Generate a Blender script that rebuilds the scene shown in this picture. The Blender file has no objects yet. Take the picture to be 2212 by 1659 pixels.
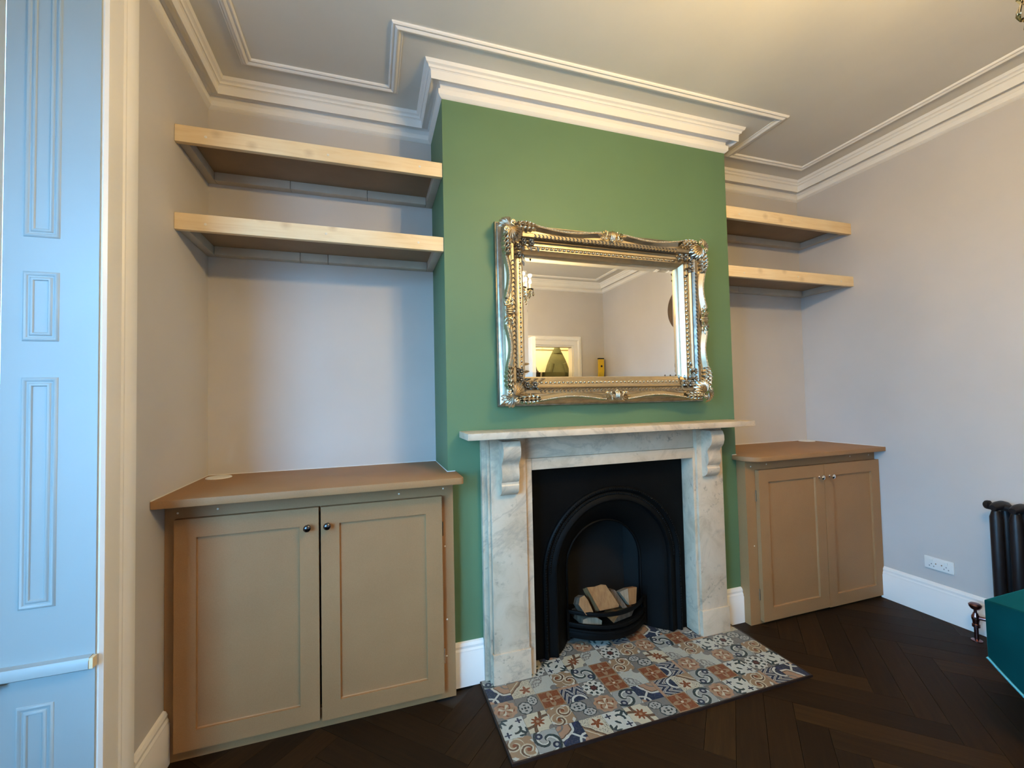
import bpy, bmesh, math, random
from mathutils import Vector, Matrix
random.seed(7)
S = bpy.context.scene
COL = S.collection
PI = math.pi
# ------------------------------------------------------------------ camera
CAMP = Vector((-0.29858825, -1.78963089, 1.16304575))
rt = Vector((0.95056918, -0.30973697, -0.02193748))
up = Vector((0.01045205, -0.03869238, 0.9991965))
fw = Vector((0.31033691, 0.95003469, 0.0335424))
cam = bpy.data.cameras.new('camera')
cam.sensor_fit = 'HORIZONTAL'; cam.sensor_width = 36.0
cam.lens = 934.7706 / 2212 * 36.0
cam.clip_start = 0.02
camo = bpy.data.objects.new('camera', cam)
COL.objects.link(camo)
m = Matrix((rt, up, -fw)).transposed().to_4x4(); m.translation = CAMP
camo.matrix_world = m
S.camera = camo
# ------------------------------------------------------------------ world, light, exposure
W_ = bpy.data.worlds.new('sky'); S.world = W_; W_.use_nodes = True
bg = W_.node_tree.nodes['Background']
# bright bluish overcast above the horizon, dim street below it
wt = W_.node_tree; tcw = wt.nodes.new('ShaderNodeTexCoord'); sxw = wt.nodes.new('ShaderNodeSeparateXYZ'); rpw = wt.nodes.new('ShaderNodeValToRGB')
wt.links.new(tcw.outputs['Generated'], sxw.inputs[0]); wt.links.new(sxw.outputs[2], rpw.inputs[0]); wt.links.new(rpw.outputs[0], bg.inputs[0])
rpw.color_ramp.elements[0].position = 0.0; rpw.color_ramp.elements[0].color = (0.11, 0.20, 0.32, 1)
rpw.color_ramp.elements[1].position = 0.06; rpw.color_ramp.elements[1].color = (0.22, 0.56, 1.0, 1)
bg.inputs[1].default_value = 31.0
S.view_settings.view_transform = 'Standard'; S.view_settings.look = 'None'
S.view_settings.gamma = 1; S.view_settings.use_curve_mapping = False
S.view_settings.exposure = 0.0
S.cycles.max_bounces = 5; S.cycles.diffuse_bounces = 4; S.cycles.glossy_bounces = 3; S.cycles.transparent_max_bounces = 6; S.cycles.adaptive_threshold = 0.07
BULB_W = 14.0                      # watts of each chandelier bulb
BULB_C = (1.0, 0.69, 0.27)
HALL_W = 55.0
# ------------------------------------------------------------------ measures of the room (metres)
XL, XR, D, W, YB, H = -0.9524, 2.4471, 0.3443, 1.5, -2.96, 2.55
BY0, BY1, RX = -0.43, -2.30, -1.14     # bay opening in the left wall, back edge of its reveal

# ------------------------------------------------------------------ helpers
WL = {}
def tag(o, label=None, cat=None, group=None, kind=None):
    if label: o['label'] = label
    if cat: o['category'] = cat
    if group: o['group'] = group
    if kind: o['kind'] = kind
    return o
def thing(name, label, cat, loc=(0, 0, 0), group=None, kind=None):
    o = bpy.data.objects.new(name, None); COL.objects.link(o)
    o.empty_display_size = 0.05
    o.location = loc; WL[o] = Vector(loc)
    return tag(o, label, cat, group, kind)
class MB:
    def __init__(s): s.v = []; s.f = []; s.uv = None
    def add(s, vs, fs):
        n = len(s.v); s.v += [Vector(p) for p in vs]; s.f += [tuple(i + n for i in f) for f in fs]; return s
    def box(s, x0, x1, y0, y1, z0, z1):
        return s.add([(x0,y0,z0),(x1,y0,z0),(x1,y1,z0),(x0,y1,z0),(x0,y0,z1),(x1,y0,z1),(x1,y1,z1),(x0,y1,z1)],
                     [(3,2,1,0),(4,5,6,7),(0,1,5,4),(1,2,6,5),(2,3,7,6),(3,0,4,7)])
    def prism(s, pts, d0, d1, ax='z'):
        n = len(pts)
        f = {'z': lambda p, d: (p[0], p[1], d), 'y': lambda p, d: (p[0], d, p[1]), 'x': lambda p, d: (d, p[0], p[1])}[ax]
        vs = [f(p, d0) for p in pts] + [f(p, d1) for p in pts]
        fs = [tuple(range(n - 1, -1, -1)), tuple(range(n, 2 * n))] + [(i, (i + 1) % n, n + (i + 1) % n, n + i) for i in range(n)]
        return s.add(vs, fs)
    def grid(s, fn, nu, nv, cu=False, cv=False):
        vs = [fn(i / nu, j / nv) for i in range(nu if cu else nu + 1) for j in range(nv if cv else nv + 1)]
        mu, mv = (nu if cu else nu + 1), (nv if cv else nv + 1)
        fs = []
        for i in range(nu):
            for j in range(nv):
                a, b = i % mu, (i + 1) % mu; c, d = j % mv, (j + 1) % mv
                fs.append((a * mv + c, b * mv + c, b * mv + d, a * mv + d))
        return s.add(vs, fs)
    def lathe(s, prof, c=(0, 0, 0), ax=(0, 0, 1), seg=24):
        ax = Vector(ax).normalized(); c = Vector(c)
        a = ax.orthogonal().normalized(); b = ax.cross(a)
        n = len(prof)
        vs = [c + ax * h + (a * math.cos(2*PI*i/seg) + b * math.sin(2*PI*i/seg)) * r for (r, h) in prof for i in range(seg)]
        fs = [(j*seg+i, j*seg+(i+1) % seg, (j+1)*seg+(i+1) % seg, (j+1)*seg+i) for j in range(n-1) for i in range(seg)]
        if prof[0][0] > 1e-6: fs.append(tuple(range(seg - 1, -1, -1)))
        if prof[-1][0] > 1e-6: fs.append(tuple((n-1)*seg + i for i in range(seg)))
        return s.add(vs, fs)
    def tube(s, pts, r, seg=8, closed=False):
        pts = [Vector(p) for p in pts]; n = len(pts)
        rs = r if isinstance(r, (list, tuple)) else [r] * n
        vs = []; nrm = None
        for i, p in enumerate(pts):
            t = (pts[(i+1) % n] - pts[i-1]) if closed else (pts[min(i+1, n-1)] - pts[max(i-1, 0)])
            t.normalize()
            if nrm is None: nrm = t.orthogonal().normalized()
            else: nrm = (nrm - t * nrm.dot(t)).normalized()
            b = t.cross(nrm)
            vs += [p + (nrm * math.cos(2*PI*k/seg) + b * math.sin(2*PI*k/seg)) * rs[i] for k in range(seg)]
        fs = [(i*seg+k, i*seg+(k+1) % seg, ((i+1) % n)*seg+(k+1) % seg, ((i+1) % n)*seg+k) for i in range(n if closed else n-1) for k in range(seg)]
        if not closed: fs += [tuple(range(seg-1, -1, -1)), tuple((n-1)*seg+k for k in range(seg))]
        return s.add(vs, fs)
    def ball(s, c, r, nu=10, nv=6, sc=(1, 1, 1)):
        c = Vector(c)
        return s.grid(lambda u, v: c + Vector((sc[0]*r*math.sin(PI*v)*math.cos(2*PI*u), sc[1]*r*math.sin(PI*v)*math.sin(2*PI*u), sc[2]*r*math.cos(PI*v))), nu, nv, cu=True)
    def build(s, name, mat, parent=None, smooth=None, bevel=0, seg=2, origin=None, uv=None):
        me = bpy.data.meshes.new(name)
        lo = Vector([min(p[k] for p in s.v) for k in range(3)]); hi = Vector([max(p[k] for p in s.v) for k in range(3)])
        org = Vector(origin) if origin is not None else Vector(((lo.x+hi.x)/2, (lo.y+hi.y)/2, lo.z))
        me.from_pydata([p - org for p in s.v], [], s.f)
        bm = bmesh.new(); bm.from_mesh(me)
        bmesh.ops.remove_doubles(bm, verts=bm.verts, dist=1e-6)
        bmesh.ops.recalc_face_normals(bm, faces=bm.faces)
        if bevel:
            es = [e for e in bm.edges if len(e.link_faces) == 2 and e.calc_face_angle(0) > 0.6]
            bmesh.ops.bevel(bm, geom=es, offset=bevel, segments=seg, affect='EDGES', profile=0.6, clamp_overlap=True)
        if uv:
            l = bm.loops.layers.uv.new('UVMap')
            for f in bm.faces:
                for lp in f.loops: lp[l].uv = uv(lp.vert.co + org)
        bm.to_mesh(me); bm.free()
        if smooth is not None or bevel:
            me.polygons.foreach_set('use_smooth', [True] * len(me.polygons))
            me.set_sharp_from_angle(angle=math.radians(smooth if smooth else 40))
        me.materials.append(mat)
        o = bpy.data.objects.new(name, me); COL.objects.link(o)
        WL[o] = org
        if parent is not None:
            o.parent = parent; o.location = org - WL[parent]
        else: o.location = org
        return o
def struct(name, mb, mat, label, cat, **k):
    return tag(mb.build(name, mat, **k), label, cat, kind='structure')

# ------------------------------------------------------------------ node expressions
class NT:
    def __init__(s, name):
        s.m = bpy.data.materials.new(name); s.m.use_nodes = True
        s.t = s.m.node_tree; s.n = s.t.nodes; s.b = s.n['Principled BSDF']
    def node(s, ty, **k):
        n = s.n.new(ty)
        for a, b in k.items():
            if a.startswith('i_'): n.inputs[a[2:].replace('_', ' ')].default_value = b
            else: setattr(n, a, b)
        return n
    def link(s, a, b): s.t.links.new(a, b)
    def setv(s, sock, v):
        if isinstance(v, X): s.link(v.s, sock)
        elif hasattr(v, 'is_output'): s.link(v, sock)
        else:
            if sock.type == 'RGBA' and len(v) == 3: v = (*v, 1)
            sock.default_value = v
    def mix(s, f, a, b, mode='MIX'):
        n = s.n.new('ShaderNodeMix'); n.data_type = 'RGBA'; n.blend_type = mode
        s.setv(n.inputs[0], f); s.setv(n.inputs[6], a); s.setv(n.inputs[7], b)
        return n.outputs[2]
    def ramp(s, f, stops):
        n = s.n.new('ShaderNodeValToRGB'); s.setv(n.inputs[0], f)
        e = n.color_ramp.elements
        while len(e) < len(stops): e.new(0.5)
        for k, (p, c) in enumerate(stops): e[k].position = p; e[k].color = (*c, 1)
        return n.outputs[0]
    def noise(s, vec=None, scale=5, detail=4, rough=0.55, dist=0, out=0):
        n = s.n.new('ShaderNodeTexNoise'); n.inputs['Scale'].default_value = scale; n.inputs['Detail'].default_value = detail
        n.inputs['Roughness'].default_value = rough; n.inputs['Distortion'].default_value = dist
        if vec is not None: s.link(vec, n.inputs['Vector'])
        return n.outputs[out]
    def coord(s, out='Object', scale=(1, 1, 1), rot=(0, 0, 0), loc=(0, 0, 0)):
        c = s.n.new('ShaderNodeTexCoord'); mp = s.n.new('ShaderNodeMapping')
        mp.inputs['Scale'].default_value = scale; mp.inputs['Rotation'].default_value = rot; mp.inputs['Location'].default_value = loc
        s.link(c.outputs[out], mp.inputs[0]); return mp.outputs[0]
    def bump(s, h, strength=0.2, dist=0.002):
        n = s.n.new('ShaderNodeBump'); n.inputs['Strength'].default_value = strength; n.inputs['Distance'].default_value = dist
        s.setv(n.inputs['Height'], h); s.link(n.outputs[0], s.b.inputs['Normal'])
    def out(s, col=None, rough=None, metal=None, spec=None):
        if col is not None: s.setv(s.b.inputs['Base Color'], col)
        if rough is not None: s.setv(s.b.inputs['Roughness'], rough)
        if metal is not None: s.b.inputs['Metallic'].default_value = metal
        if spec is not None: s.b.inputs['Specular IOR Level'].default_value = spec
        return s.m
class X:
    def __init__(s, nt, sock): s.nt = nt; s.s = sock
    def op(s, o, *a):
        n = s.nt.n.new('ShaderNodeMath'); n.operation = o
        for i, q in enumerate((s,) + a):
            if isinstance(q, X): s.nt.link(q.s, n.inputs[i])
            else: n.inputs[i].default_value = q
        return X(s.nt, n.outputs[0])
    def __add__(s, o): return s.op('ADD', o)
    __radd__ = __add__
    def __sub__(s, o): return s.op('SUBTRACT', o)
    def __rsub__(s, o): return s.op('MULTIPLY', -1.0).op('ADD', o)
    def __mul__(s, o): return s.op('MULTIPLY', o)
    __rmul__ = __mul__
    def __truediv__(s, o): return s.op('DIVIDE', o)
    def lt(s, o): return s.op('LESS_THAN', o)
    def gt(s, o): return s.op('GREATER_THAN', o)
    def sin(s): return s.op('SINE')
    def cos(s): return s.op('COSINE')
    def abs(s): return s.op('ABSOLUTE')
    def sqrt(s): return s.op('SQRT')
    def min(s, o): return s.op('MINIMUM', o)
    def max(s, o): return s.op('MAXIMUM', o)
    def pingpong(s, o): return s.op('PINGPONG', o)

# ------------------------------------------------------------------ materials
def paint(name, col, rough=0.55, var=0.03, sc=3.0, bump=0.05):
    t = NT(name); c = t.coord()
    n = t.noise(c, sc, 3)
    t.bump(t.noise(c, 260, 2), bump, 0.0006)
    d = tuple(min(1, x * (1 - var)) for x in col); l = tuple(min(1, x * (1 + var)) for x in col)
    return t.out(t.ramp(n, [(0.3, d), (0.7, l)]), rough)
M = {}
M['wall'] = paint('wall_grey_paint', (0.56, 0.525, 0.50), 0.6)
M['ceil'] = paint('ceiling_grey_paint', (0.71, 0.685, 0.63), 0.7)
M['white'] = paint('white_trim_paint', (0.84, 0.81, 0.77), 0.35)
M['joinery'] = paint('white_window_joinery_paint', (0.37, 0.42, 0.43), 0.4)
M['green'] = paint('sage_green_paint', (0.106, 0.195, 0.100), 0.55, 0.04)
M['plastic'] = paint('white_plastic', (0.80, 0.78, 0.74), 0.3, 0.01)
def mdf():
    t = NT('raw_mdf_board'); c = t.coord()
    a = t.noise(c, 4, 3); b = t.noise(c, 420, 2)
    col = t.ramp(a, [(0.3, (0.310, 0.157, 0.062)), (0.7, (0.358, 0.184, 0.075))])
    col = t.mix(0.12, col, t.ramp(b, [(0.35, (0.24, 0.130, 0.052)), (0.65, (0.46, 0.27, 0.13))]))
    return t.out(col, 0.6)
M['mdf'] = mdf()
def pine():
    t = NT('bare_pine'); 
    oi = t.node('ShaderNodeObjectInfo'); 
    c0 = t.coord('Object', (1.4, 1, 1))
    add = t.node('ShaderNodeVectorMath', operation='ADD'); t.link(c0, add.inputs[0])
    sc = t.node('ShaderNodeVectorMath', operation='SCALE'); sc.inputs[0].default_value = (7, 3, 5)
    t.link(oi.outputs['Random'], sc.inputs['Scale']); t.link(sc.outputs[0], add.inputs[1])
    mp = t.node('ShaderNodeMapping'); mp.inputs['Scale'].default_value = (1.2, 14, 22); t.link(add.outputs[0], mp.inputs[0])
    g = t.noise(mp.outputs[0], 2.2, 5, 0.6, 1.4)
    big = t.noise(add.outputs[0], 2.2, 2)
    col = t.ramp(g, [(0.25, (0.72, 0.52, 0.28)), (0.5, (0.84, 0.66, 0.40)), (0.75, (0.88, 0.73, 0.49))])
    col = t.mix(0.35, col, t.ramp(big, [(0.35, (0.74, 0.48, 0.23)), (0.65, (0.90, 0.77, 0.55))]))
    vo = t.node('ShaderNodeTexVoronoi', voronoi_dimensions='2D'); vo.inputs['Scale'].default_value = 2.4
    mk = t.node('ShaderNodeMapping'); mk.inputs['Rotation'].default_value = (PI/2, 0, 0); mk.inputs['Scale'].default_value = (1.6, 2.6, 2.6); t.link(add.outputs[0], mk.inputs[0]); t.link(mk.outputs[0], vo.inputs['Vector'])
    k = t.ramp(vo.outputs['Distance'], [(0.02, (0.34, 0.34, 0.34)), (0.13, (0, 0, 0))])
    col = t.mix(k, col, (0.36, 0.20, 0.085))
    t.bump(g, 0.1, 0.001)
    return t.out(col, 0.55)
M['pine'] = pine()
M['batten'] = paint('painted_batten', (0.50, 0.45, 0.38), 0.7, 0.08, 9)
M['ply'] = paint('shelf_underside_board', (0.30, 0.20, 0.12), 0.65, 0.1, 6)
def floorwood(name, rot):
    t = NT(name); oi = t.node('ShaderNodeObjectInfo')
    c = t.coord('Object', (1, 1, 1), (0, 0, rot))
    mp = t.node('ShaderNodeMapping'); mp.inputs['Scale'].default_value = (1.5, 22, 1); t.link(c, mp.inputs[0])
    g = t.noise(mp.outputs[0], 3, 5, 0.6, 0.8)
    col = t.ramp(g, [(0.25, (0.016, 0.0070, 0.0022)), (0.55, (0.028, 0.0125, 0.0038)), (0.8, (0.040, 0.0190, 0.0062))])
    tone = t.ramp(oi.outputs['Random'], [(0.0, (0.62, 0.62, 0.62)), (0.75, (1.0, 0.98, 0.94)), (1.0, (1.45, 1.42, 1.2))])
    col = t.mix(1.0, col, tone, 'MULTIPLY')
    t.bump(g, 0.12, 0.0008)
    return t.out(col, 0.55, spec=0.18)
M['fa'] = floorwood('dark_oak_parquet_a', -PI/4); M['fb'] = floorwood('dark_oak_parquet_b', PI/4)
M['sub'] = paint('dark_subfloor', (0.03, 0.02, 0.014), 0.8)
def marble():
    t = NT('aged_white_marble'); c = t.coord('Object')
    geo = t.node('ShaderNodeNewGeometry')
    P = geo.outputs['Position']
    n1 = t.noise(P, 2.2, 6, 0.62, 1.1); n2 = t.noise(P, 9, 5, 0.6, 0.8)
    a = X(t, n1); v = (a - 0.5).abs()
    vein = t.ramp(v, [(0.0, (1, 1, 1)), (0.012, (0.6, 0.6, 0.6)), (0.035, (0, 0, 0))])
    base = t.ramp(n2, [(0.3, (0.47, 0.362, 0.25)), (0.48, (0.60, 0.475, 0.342)), (0.75, (0.67, 0.54, 0.40))])
    col = t.mix(X(t, vein) * 0.5, base, (0.33, 0.27, 0.21))
    sp = t.noise(P, 42, 3, 0.6); ms = t.noise(P, 5, 2)
    spots = X(t, t.ramp(sp, [(0.58, (0, 0, 0)), (0.72, (1, 1, 1))])) * X(t, t.ramp(ms, [(0.46, (0, 0, 0)), (0.62, (1, 1, 1))]))
    col = t.mix(spots * 0.62, col, (0.17, 0.135, 0.11))
    t.bump(n2, 0.08, 0.002)
    return t.out(col, 0.38)
M['marble'] = marble()
def iron():
    t = NT('black_cast_iron'); c = t.coord('Object')
    n = t.noise(c, 120, 3); t.bump(n, 0.25, 0.0012)
    return t.out(t.ramp(t.noise(c, 9, 3), [(0.3, (0.0015, 0.0015, 0.0015)), (0.7, (0.003, 0.003, 0.003))]), 0.55, 0.0, 0.13)
M['iron'] = iron()
M['soot'] = paint('sooty_fireback', (0.004, 0.003, 0.0022), 0.95, 0.3, 14)
def gilt(name, c1, c2, rough, patina=0.3, crev=True):
    t = NT(name); c = t.coord('Object'); g = t.node('ShaderNodeNewGeometry')
    n = t.noise(c, 38, 4)
    col = c1
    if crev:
        pt = t.ramp(g.outputs['Pointiness'], [(0.42, (0, 0, 0)), (0.49, (0.8, 0.8, 0.8)), (0.56, (1, 1, 1))])  # patina and AO-like crevice shade, both put into the colour
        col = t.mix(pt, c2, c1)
    col = t.mix(t.ramp(n, [(0.42, (0, 0, 0)), (0.72, (patina,)*3)]), col, c2)
    t.bump(t.noise(c, 220, 2), 0.06, 0.0004)
    return t.out(col, t.ramp(n, [(0.3, (rough-.05,)*3), (0.7, (rough+.10,)*3)]), 1.0)
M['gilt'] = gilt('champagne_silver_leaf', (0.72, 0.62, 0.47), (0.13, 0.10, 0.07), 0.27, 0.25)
M['giltflat'] = gilt('champagne_gold_flat', (0.70, 0.585, 0.41), (0.48, 0.38, 0.25), 0.33, 0.3, False)
M['giltdark'] = gilt('antique_dark_silver', (0.40, 0.35, 0.28), (0.09, 0.075, 0.06), 0.34, 0.4)
def mirrorglass():
    t = NT('silvered_mirror_glass'); 
    return t.out((0.90, 0.91, 0.90), 0.0, 1.0)
M['mirror'] = mirrorglass()
def simple(name, col, rough=0.5, metal=0.0, var=0.05, sc=20):
    t = NT(name); n = t.noise(t.coord(), sc, 3)
    return t.out(t.ramp(n, [(0.3, tuple(x*(1-var) for x in col)), (0.7, tuple(min(1, x*(1+var)) for x in col))]), rough, metal)
M['chrome'] = simple('chrome', (0.78, 0.78, 0.80), 0.12, 1.0)
M['darkknob'] = simple('polished_black_chrome', (0.10, 0.10, 0.115), 0.16, 1.0)
M['radiator'] = simple('dark_bronze_radiator', (0.014, 0.011, 0.012), 0.45, 0.2)
M['valve'] = simple('antique_copper_valve', (0.36, 0.20, 0.20), 0.25, 1.0)
def velvet():
    t = NT('teal_velvet'); c = t.coord(); n = t.noise(c, 7, 3)
    t.b.inputs['Sheen Weight'].default_value = 0.4; t.b.inputs['Sheen Tint'].default_value = (0.05, 0.75, 0.65, 1); t.b.inputs['Sheen Roughness'].default_value = 0.35
    t.bump(t.noise(c, 500, 2), 0.2, 0.0006)
    return t.out(t.ramp(n, [(0.3, (0.0006, 0.030, 0.032)), (0.7, (0.001, 0.044, 0.046))]), 0.85, spec=0.05)
M['velvet'] = velvet()
M['piping'] = simple('teal_satin_piping', (0.06, 0.28, 0.30), 0.35)
def woodlog(name, c1, c2):
    t = NT(name); mp = t.coord('Object', (30, 30, 4)); n = t.noise(mp, 2, 4, 0.6, 0.6)
    t.bump(n, 0.3, 0.002)
    return t.out(t.ramp(n, [(0.3, c1), (0.7, c2)]), 0.7)
M['log'] = woodlog('split_log_wood', (0.20, 0.088, 0.028), (0.30, 0.150, 0.055))
M['logpale'] = woodlog('pale_log_end', (0.17, 0.125, 0.08), (0.28, 0.215, 0.145))
M['bark'] = woodlog('grey_bark', (0.045, 0.032, 0.022), (0.15, 0.105, 0.07))
def archglass():
    t = NT('window_glass'); 
    tr = t.node('ShaderNodeBsdfTransparent'); gl = t.node('ShaderNodeBsdfGlossy'); gl.inputs['Roughness'].default_value = 0.0
    tr.inputs[0].default_value = (0.96, 0.98, 0.97, 1)
    fr = t.node('ShaderNodeFresnel'); fr.inputs[0].default_value = 1.45
    mx = t.node('ShaderNodeMixShader'); t.link(fr.outputs[0], mx.inputs[0]); t.link(tr.outputs[0], mx.inputs[1]); t.link(gl.outputs[0], mx.inputs[2])
    t.link(mx.outputs[0], t.n['Material Output'].inputs[0]); return t.m
M['glass'] = archglass()
def crystal():
    t = NT('chandelier_crystal')
    tr = t.node('ShaderNodeBsdfTransparent'); gl = t.node('ShaderNodeBsdfGlossy'); gl.inputs['Roughness'].default_value = 0.02
    tr.inputs[0].default_value = (0.97, 0.93, 0.84, 1); gl.inputs[0].default_value = (1, 0.96, 0.86, 1)
    lw = t.node('ShaderNodeLayerWeight'); lw.inputs[0].default_value = 0.45
    mx = t.node('ShaderNodeMixShader'); t.link(lw.outputs['Fresnel'], mx.inputs[0]); t.link(tr.outputs[0], mx.inputs[1]); t.link(gl.outputs[0], mx.inputs[2])
    t.link(mx.outputs[0], t.n['Material Output'].inputs[0]); return t.m
M['crystal'] = crystal()
def emit(name, col, st):
    t = NT(name); t.b.inputs['Emission Color'].default_value = (*col, 1); t.b.inputs['Emission Strength'].default_value = st
    return t.out(col, 0.4)
M['bulb'] = emit('lit_candle_bulb', (1.0, 0.74, 0.42), 14)
M['brass'] = simple('aged_brass', (0.62, 0.46, 0.22), 0.25, 1.0)
M['yellow'] = simple('yellow_enamel', (0.72, 0.46, 0.02), 0.35)
M['rubber'] = simple('black_rubber', (0.015, 0.015, 0.015), 0.6)
def cloth(name, c1, c2):
    t = NT(name); c = t.coord(); t.bump(t.noise(c, 300, 2), 0.3, 0.001)
    return t.out(t.ramp(t.noise(c, 6, 4), [(0.3, c1), (0.7, c2)]), 0.85)
M['olive'] = cloth('olive_waxed_cloth', (0.055, 0.058, 0.022), (0.105, 0.105, 0.042))
M['darkcloth'] = cloth('dark_brown_cloth', (0.018, 0.013, 0.012), (0.04, 0.028, 0.024))
M['orange'] = cloth('orange_cloth', (0.55, 0.22, 0.07), (0.70, 0.32, 0.12))
M['brownwood'] = woodlog('dark_turned_wood', (0.06, 0.032, 0.014), (0.13, 0.075, 0.035))
M['hallwall'] = paint('hall_cream_paint', (0.78, 0.70, 0.46), 0.6)
M['darkedge'] = simple('dark_hearth_edging', (0.022, 0.012, 0.010), 0.4)
M['grout'] = simple('grey_grout', (0.26, 0.245, 0.22), 0.8)

# ------------------------------------------------------------------ printed tile patterns (flat print)
def tile_mat(k):
    t = NT('patterned_tile_print_%d' % k)
    uvn = t.node('ShaderNodeUVMap', uv_map='UVMap'); sp = t.node('ShaderNodeSeparateXYZ'); t.link(uvn.outputs[0], sp.inputs[0])
    x = X(t, sp.outputs[0]) * 2 - 1; y = X(t, sp.outputs[1]) * 2 - 1
    nn = t.noise(uvn.outputs[0], 5, 3)
    wob = (X(t, nn) - 0.5) * 0.16
    x = x + wob; y = y + wob * -0.8
    def rad(cx=0, cy=0, sx=1, sy=1): return (((x - cx)*sx)*((x - cx)*sx) + ((y - cy)*sy)*((y - cy)*sy)).sqrt()
    def ang(cx=0, cy=0): return (y - cy).op('ARCTAN2', x - cx)
    NAVY, TEAL, CREAM, RUST, TAN, GREY, PEACH, WHITE, BROWN, BLUE = (0.022, 0.035, 0.075), (0.03, 0.055, 0.06), (0.60, 0.56, 0.42), (0.25, 0.075, 0.025), (0.36, 0.24, 0.14), (0.21, 0.20, 0.185), (0.44, 0.27, 0.17), (0.60, 0.62, 0.56), (0.15, 0.085, 0.05), (0.035, 0.05, 0.16)
    def put(col, mask, c): return t.mix(mask, col, c)
    r = rad(); a = ang(); ax_, ay_ = x.abs(), y.abs()
    if k == 1:    # cream with rust star and brown rings
        col = CREAM
        for cx, cy in ((-1, 1), (1, -1)):
            d = rad(cx, cy); col = put(col, (d - 1.45).abs().lt(0.13), BROWN)
            col = put(col, d.lt(0.42), GREY)
        col = put(col, r.lt((a * 8).cos() * 0.13 + 0.44), RUST); col = put(col, r.lt(0.14), TAN)
    elif k == 2:  # navy with white arcs and peach corner
        col = NAVY
        d = rad(1, -1); s = (ang(1, -1) * 6).cos() * 0.05
        col = put(col, (x + y).abs().lt(0.12), WHITE); col = put(col, ((x - y) - 0.2).abs().lt(0.07), BLUE)
        col = put(col, (d + s).lt(1.42), WHITE); col = put(col, (d + s).lt(1.22), BROWN); col = put(col, (d + s).lt(1.12), PEACH)
        col = put(col, (d * 14).sin().gt(0.5) * d.lt(0.8), GREY); d2 = rad(-1, 1)
        col = put(col, (d2 - 0.7).abs().lt(0.1), WHITE); col = put(col, d2.lt(0.35), PEACH)
    elif k == 3:  # peach arabesque roundel
        col = GREY
        col = put(col, r.lt((a * 10).cos() * 0.06 + 0.95), PEACH)
        col = put(col, (a * 5 + r * 7).sin().gt(0.35) * r.lt(0.82), TAN)
        col = put(col, (a * 5 - r * 9).sin().gt(0.6) * r.lt(0.75), RUST); col = put(col, (a * 4 + r * 3).cos().gt(0.55) * r.lt(0.6), CREAM)
    elif k == 4:  # white with black leaf corners
        col = WHITE
        for cx, cy in ((-1, -1), (1, 1)):
            d = rad(cx, cy); q = ang(cx, cy)
            col = put(col, d.lt((q * 10).sin() * 0.2 + 0.62), TEAL); col = put(col, d.lt(0.28), GREY)
        for cx, cy in ((-.6, .6), (.6, -.6)):
            d = rad(cx, cy); col = put(col, d.lt((ang(cx, cy) * 4).cos() * 0.1 + 0.2), NAVY)
        col = put(col, (rad(0.15, 0.1) - 0.42).abs().lt(0.1) * (a * 2).sin().gt(-0.2), TEAL)
    elif k == 5:  # beige and cream scrolls with rust
        col = TAN
        for cx, cy, sg in ((-.45, .35, 1), (.45, -.3, -1)):
            d = rad(cx, cy); q = ang(cx, cy)
            col = put(col, (q * sg + d * 9).sin().gt(-0.1) * d.lt(0.72), CREAM); col = put(col, (q * sg + d * 9).sin().gt(0.75) * d.lt(0.66), BROWN); col = put(col, d.lt(0.17), RUST)
        col = put(col, (a * 7 + r * 5).sin().gt(0.4) * r.gt(0.95), WHITE); col = put(col, r.gt(1.2), GREY)
    elif k == 6:  # grey medallions
        col = GREY
        for cx, cy, s in ((-.3, .42, 1.15), (.35, -.42, 1.5)):
            d = rad(cx, cy, s, s * 1.25); q = ang(cx, cy)
            col = put(col, d.lt(0.86), TEAL); col = put(col, d.lt((q * 8).cos() * 0.04 + 0.72), (0.42, 0.42, 0.39))
            col = put(col, (q * 4).cos().gt(0.2) * (d - 0.38).abs().lt(0.1), TEAL); col = put(col, d.lt(0.14), TEAL)
    elif k == 7:  # dark teal scrolls on pale grey
        col = (0.36, 0.38, 0.36)
        col = put(col, (a * 2 + r * 6.5).sin().gt(0.15), TEAL); col = put(col, (a * 2 + r * 6.5 + 0.7).sin().gt(0.85), WHITE)
        for cx, cy in ((-.55, -.5), (.55, .5)): col = put(col, rad(cx, cy).lt(0.3), NAVY); col = put(col, rad(cx, cy).lt(0.12), (0.4, 0.42, 0.4))
    elif k == 8:  # zigzag stripes
        z = (x * 1.0 + (y * 1.6).pingpong(0.8) * 1.1)
        s = (z * 9).sin(); col = put(NAVY, s.gt(0.1), WHITE); col = put(col, s.gt(0.7), GREY)
        col = put(col, rad(1, 0.2).lt(0.8), NAVY); col = put(col, (rad(1, 0.2) - 0.62).abs().lt(0.1), WHITE); col = put(col, (x).lt(-0.72), PEACH)
    elif k == 9:  # cream with rust leaf inside a brown frame
        col = CREAM
        g = x - y
        col = put(col, g.lt(-0.55), TAN); col = put(col, (g + 0.62).abs().lt(0.1), BROWN); col = put(col, (g + 0.95).abs().lt(0.06), CREAM)
        d = rad(.3, -.25); q = ang(.3, -.25); col = put(col, d.lt((q * 5).sin() * 0.16 + 0.36), RUST)
        col = put(col, X(t, t.noise(uvn.outputs[0], 22, 2)).gt(0.56) * d.gt(0.55) * g.gt(-0.4), GREY)
    elif k == 10: # rust with tan flower
        col = RUST
        col = put(col, r.lt((a * 4).cos() * 0.3 + 0.55), TAN); col = put(col, r.lt((a * 4).cos() * 0.16 + 0.3), RUST); col = put(col, r.lt(0.13), CREAM)
        col = put(col, ax_.max(ay_).gt(0.88), TAN)
    elif k == 11: # white roundel with dark red middle
        col = GREY
        col = put(col, r.lt((a * 12).cos() * 0.07 + 0.93), WHITE)
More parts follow.
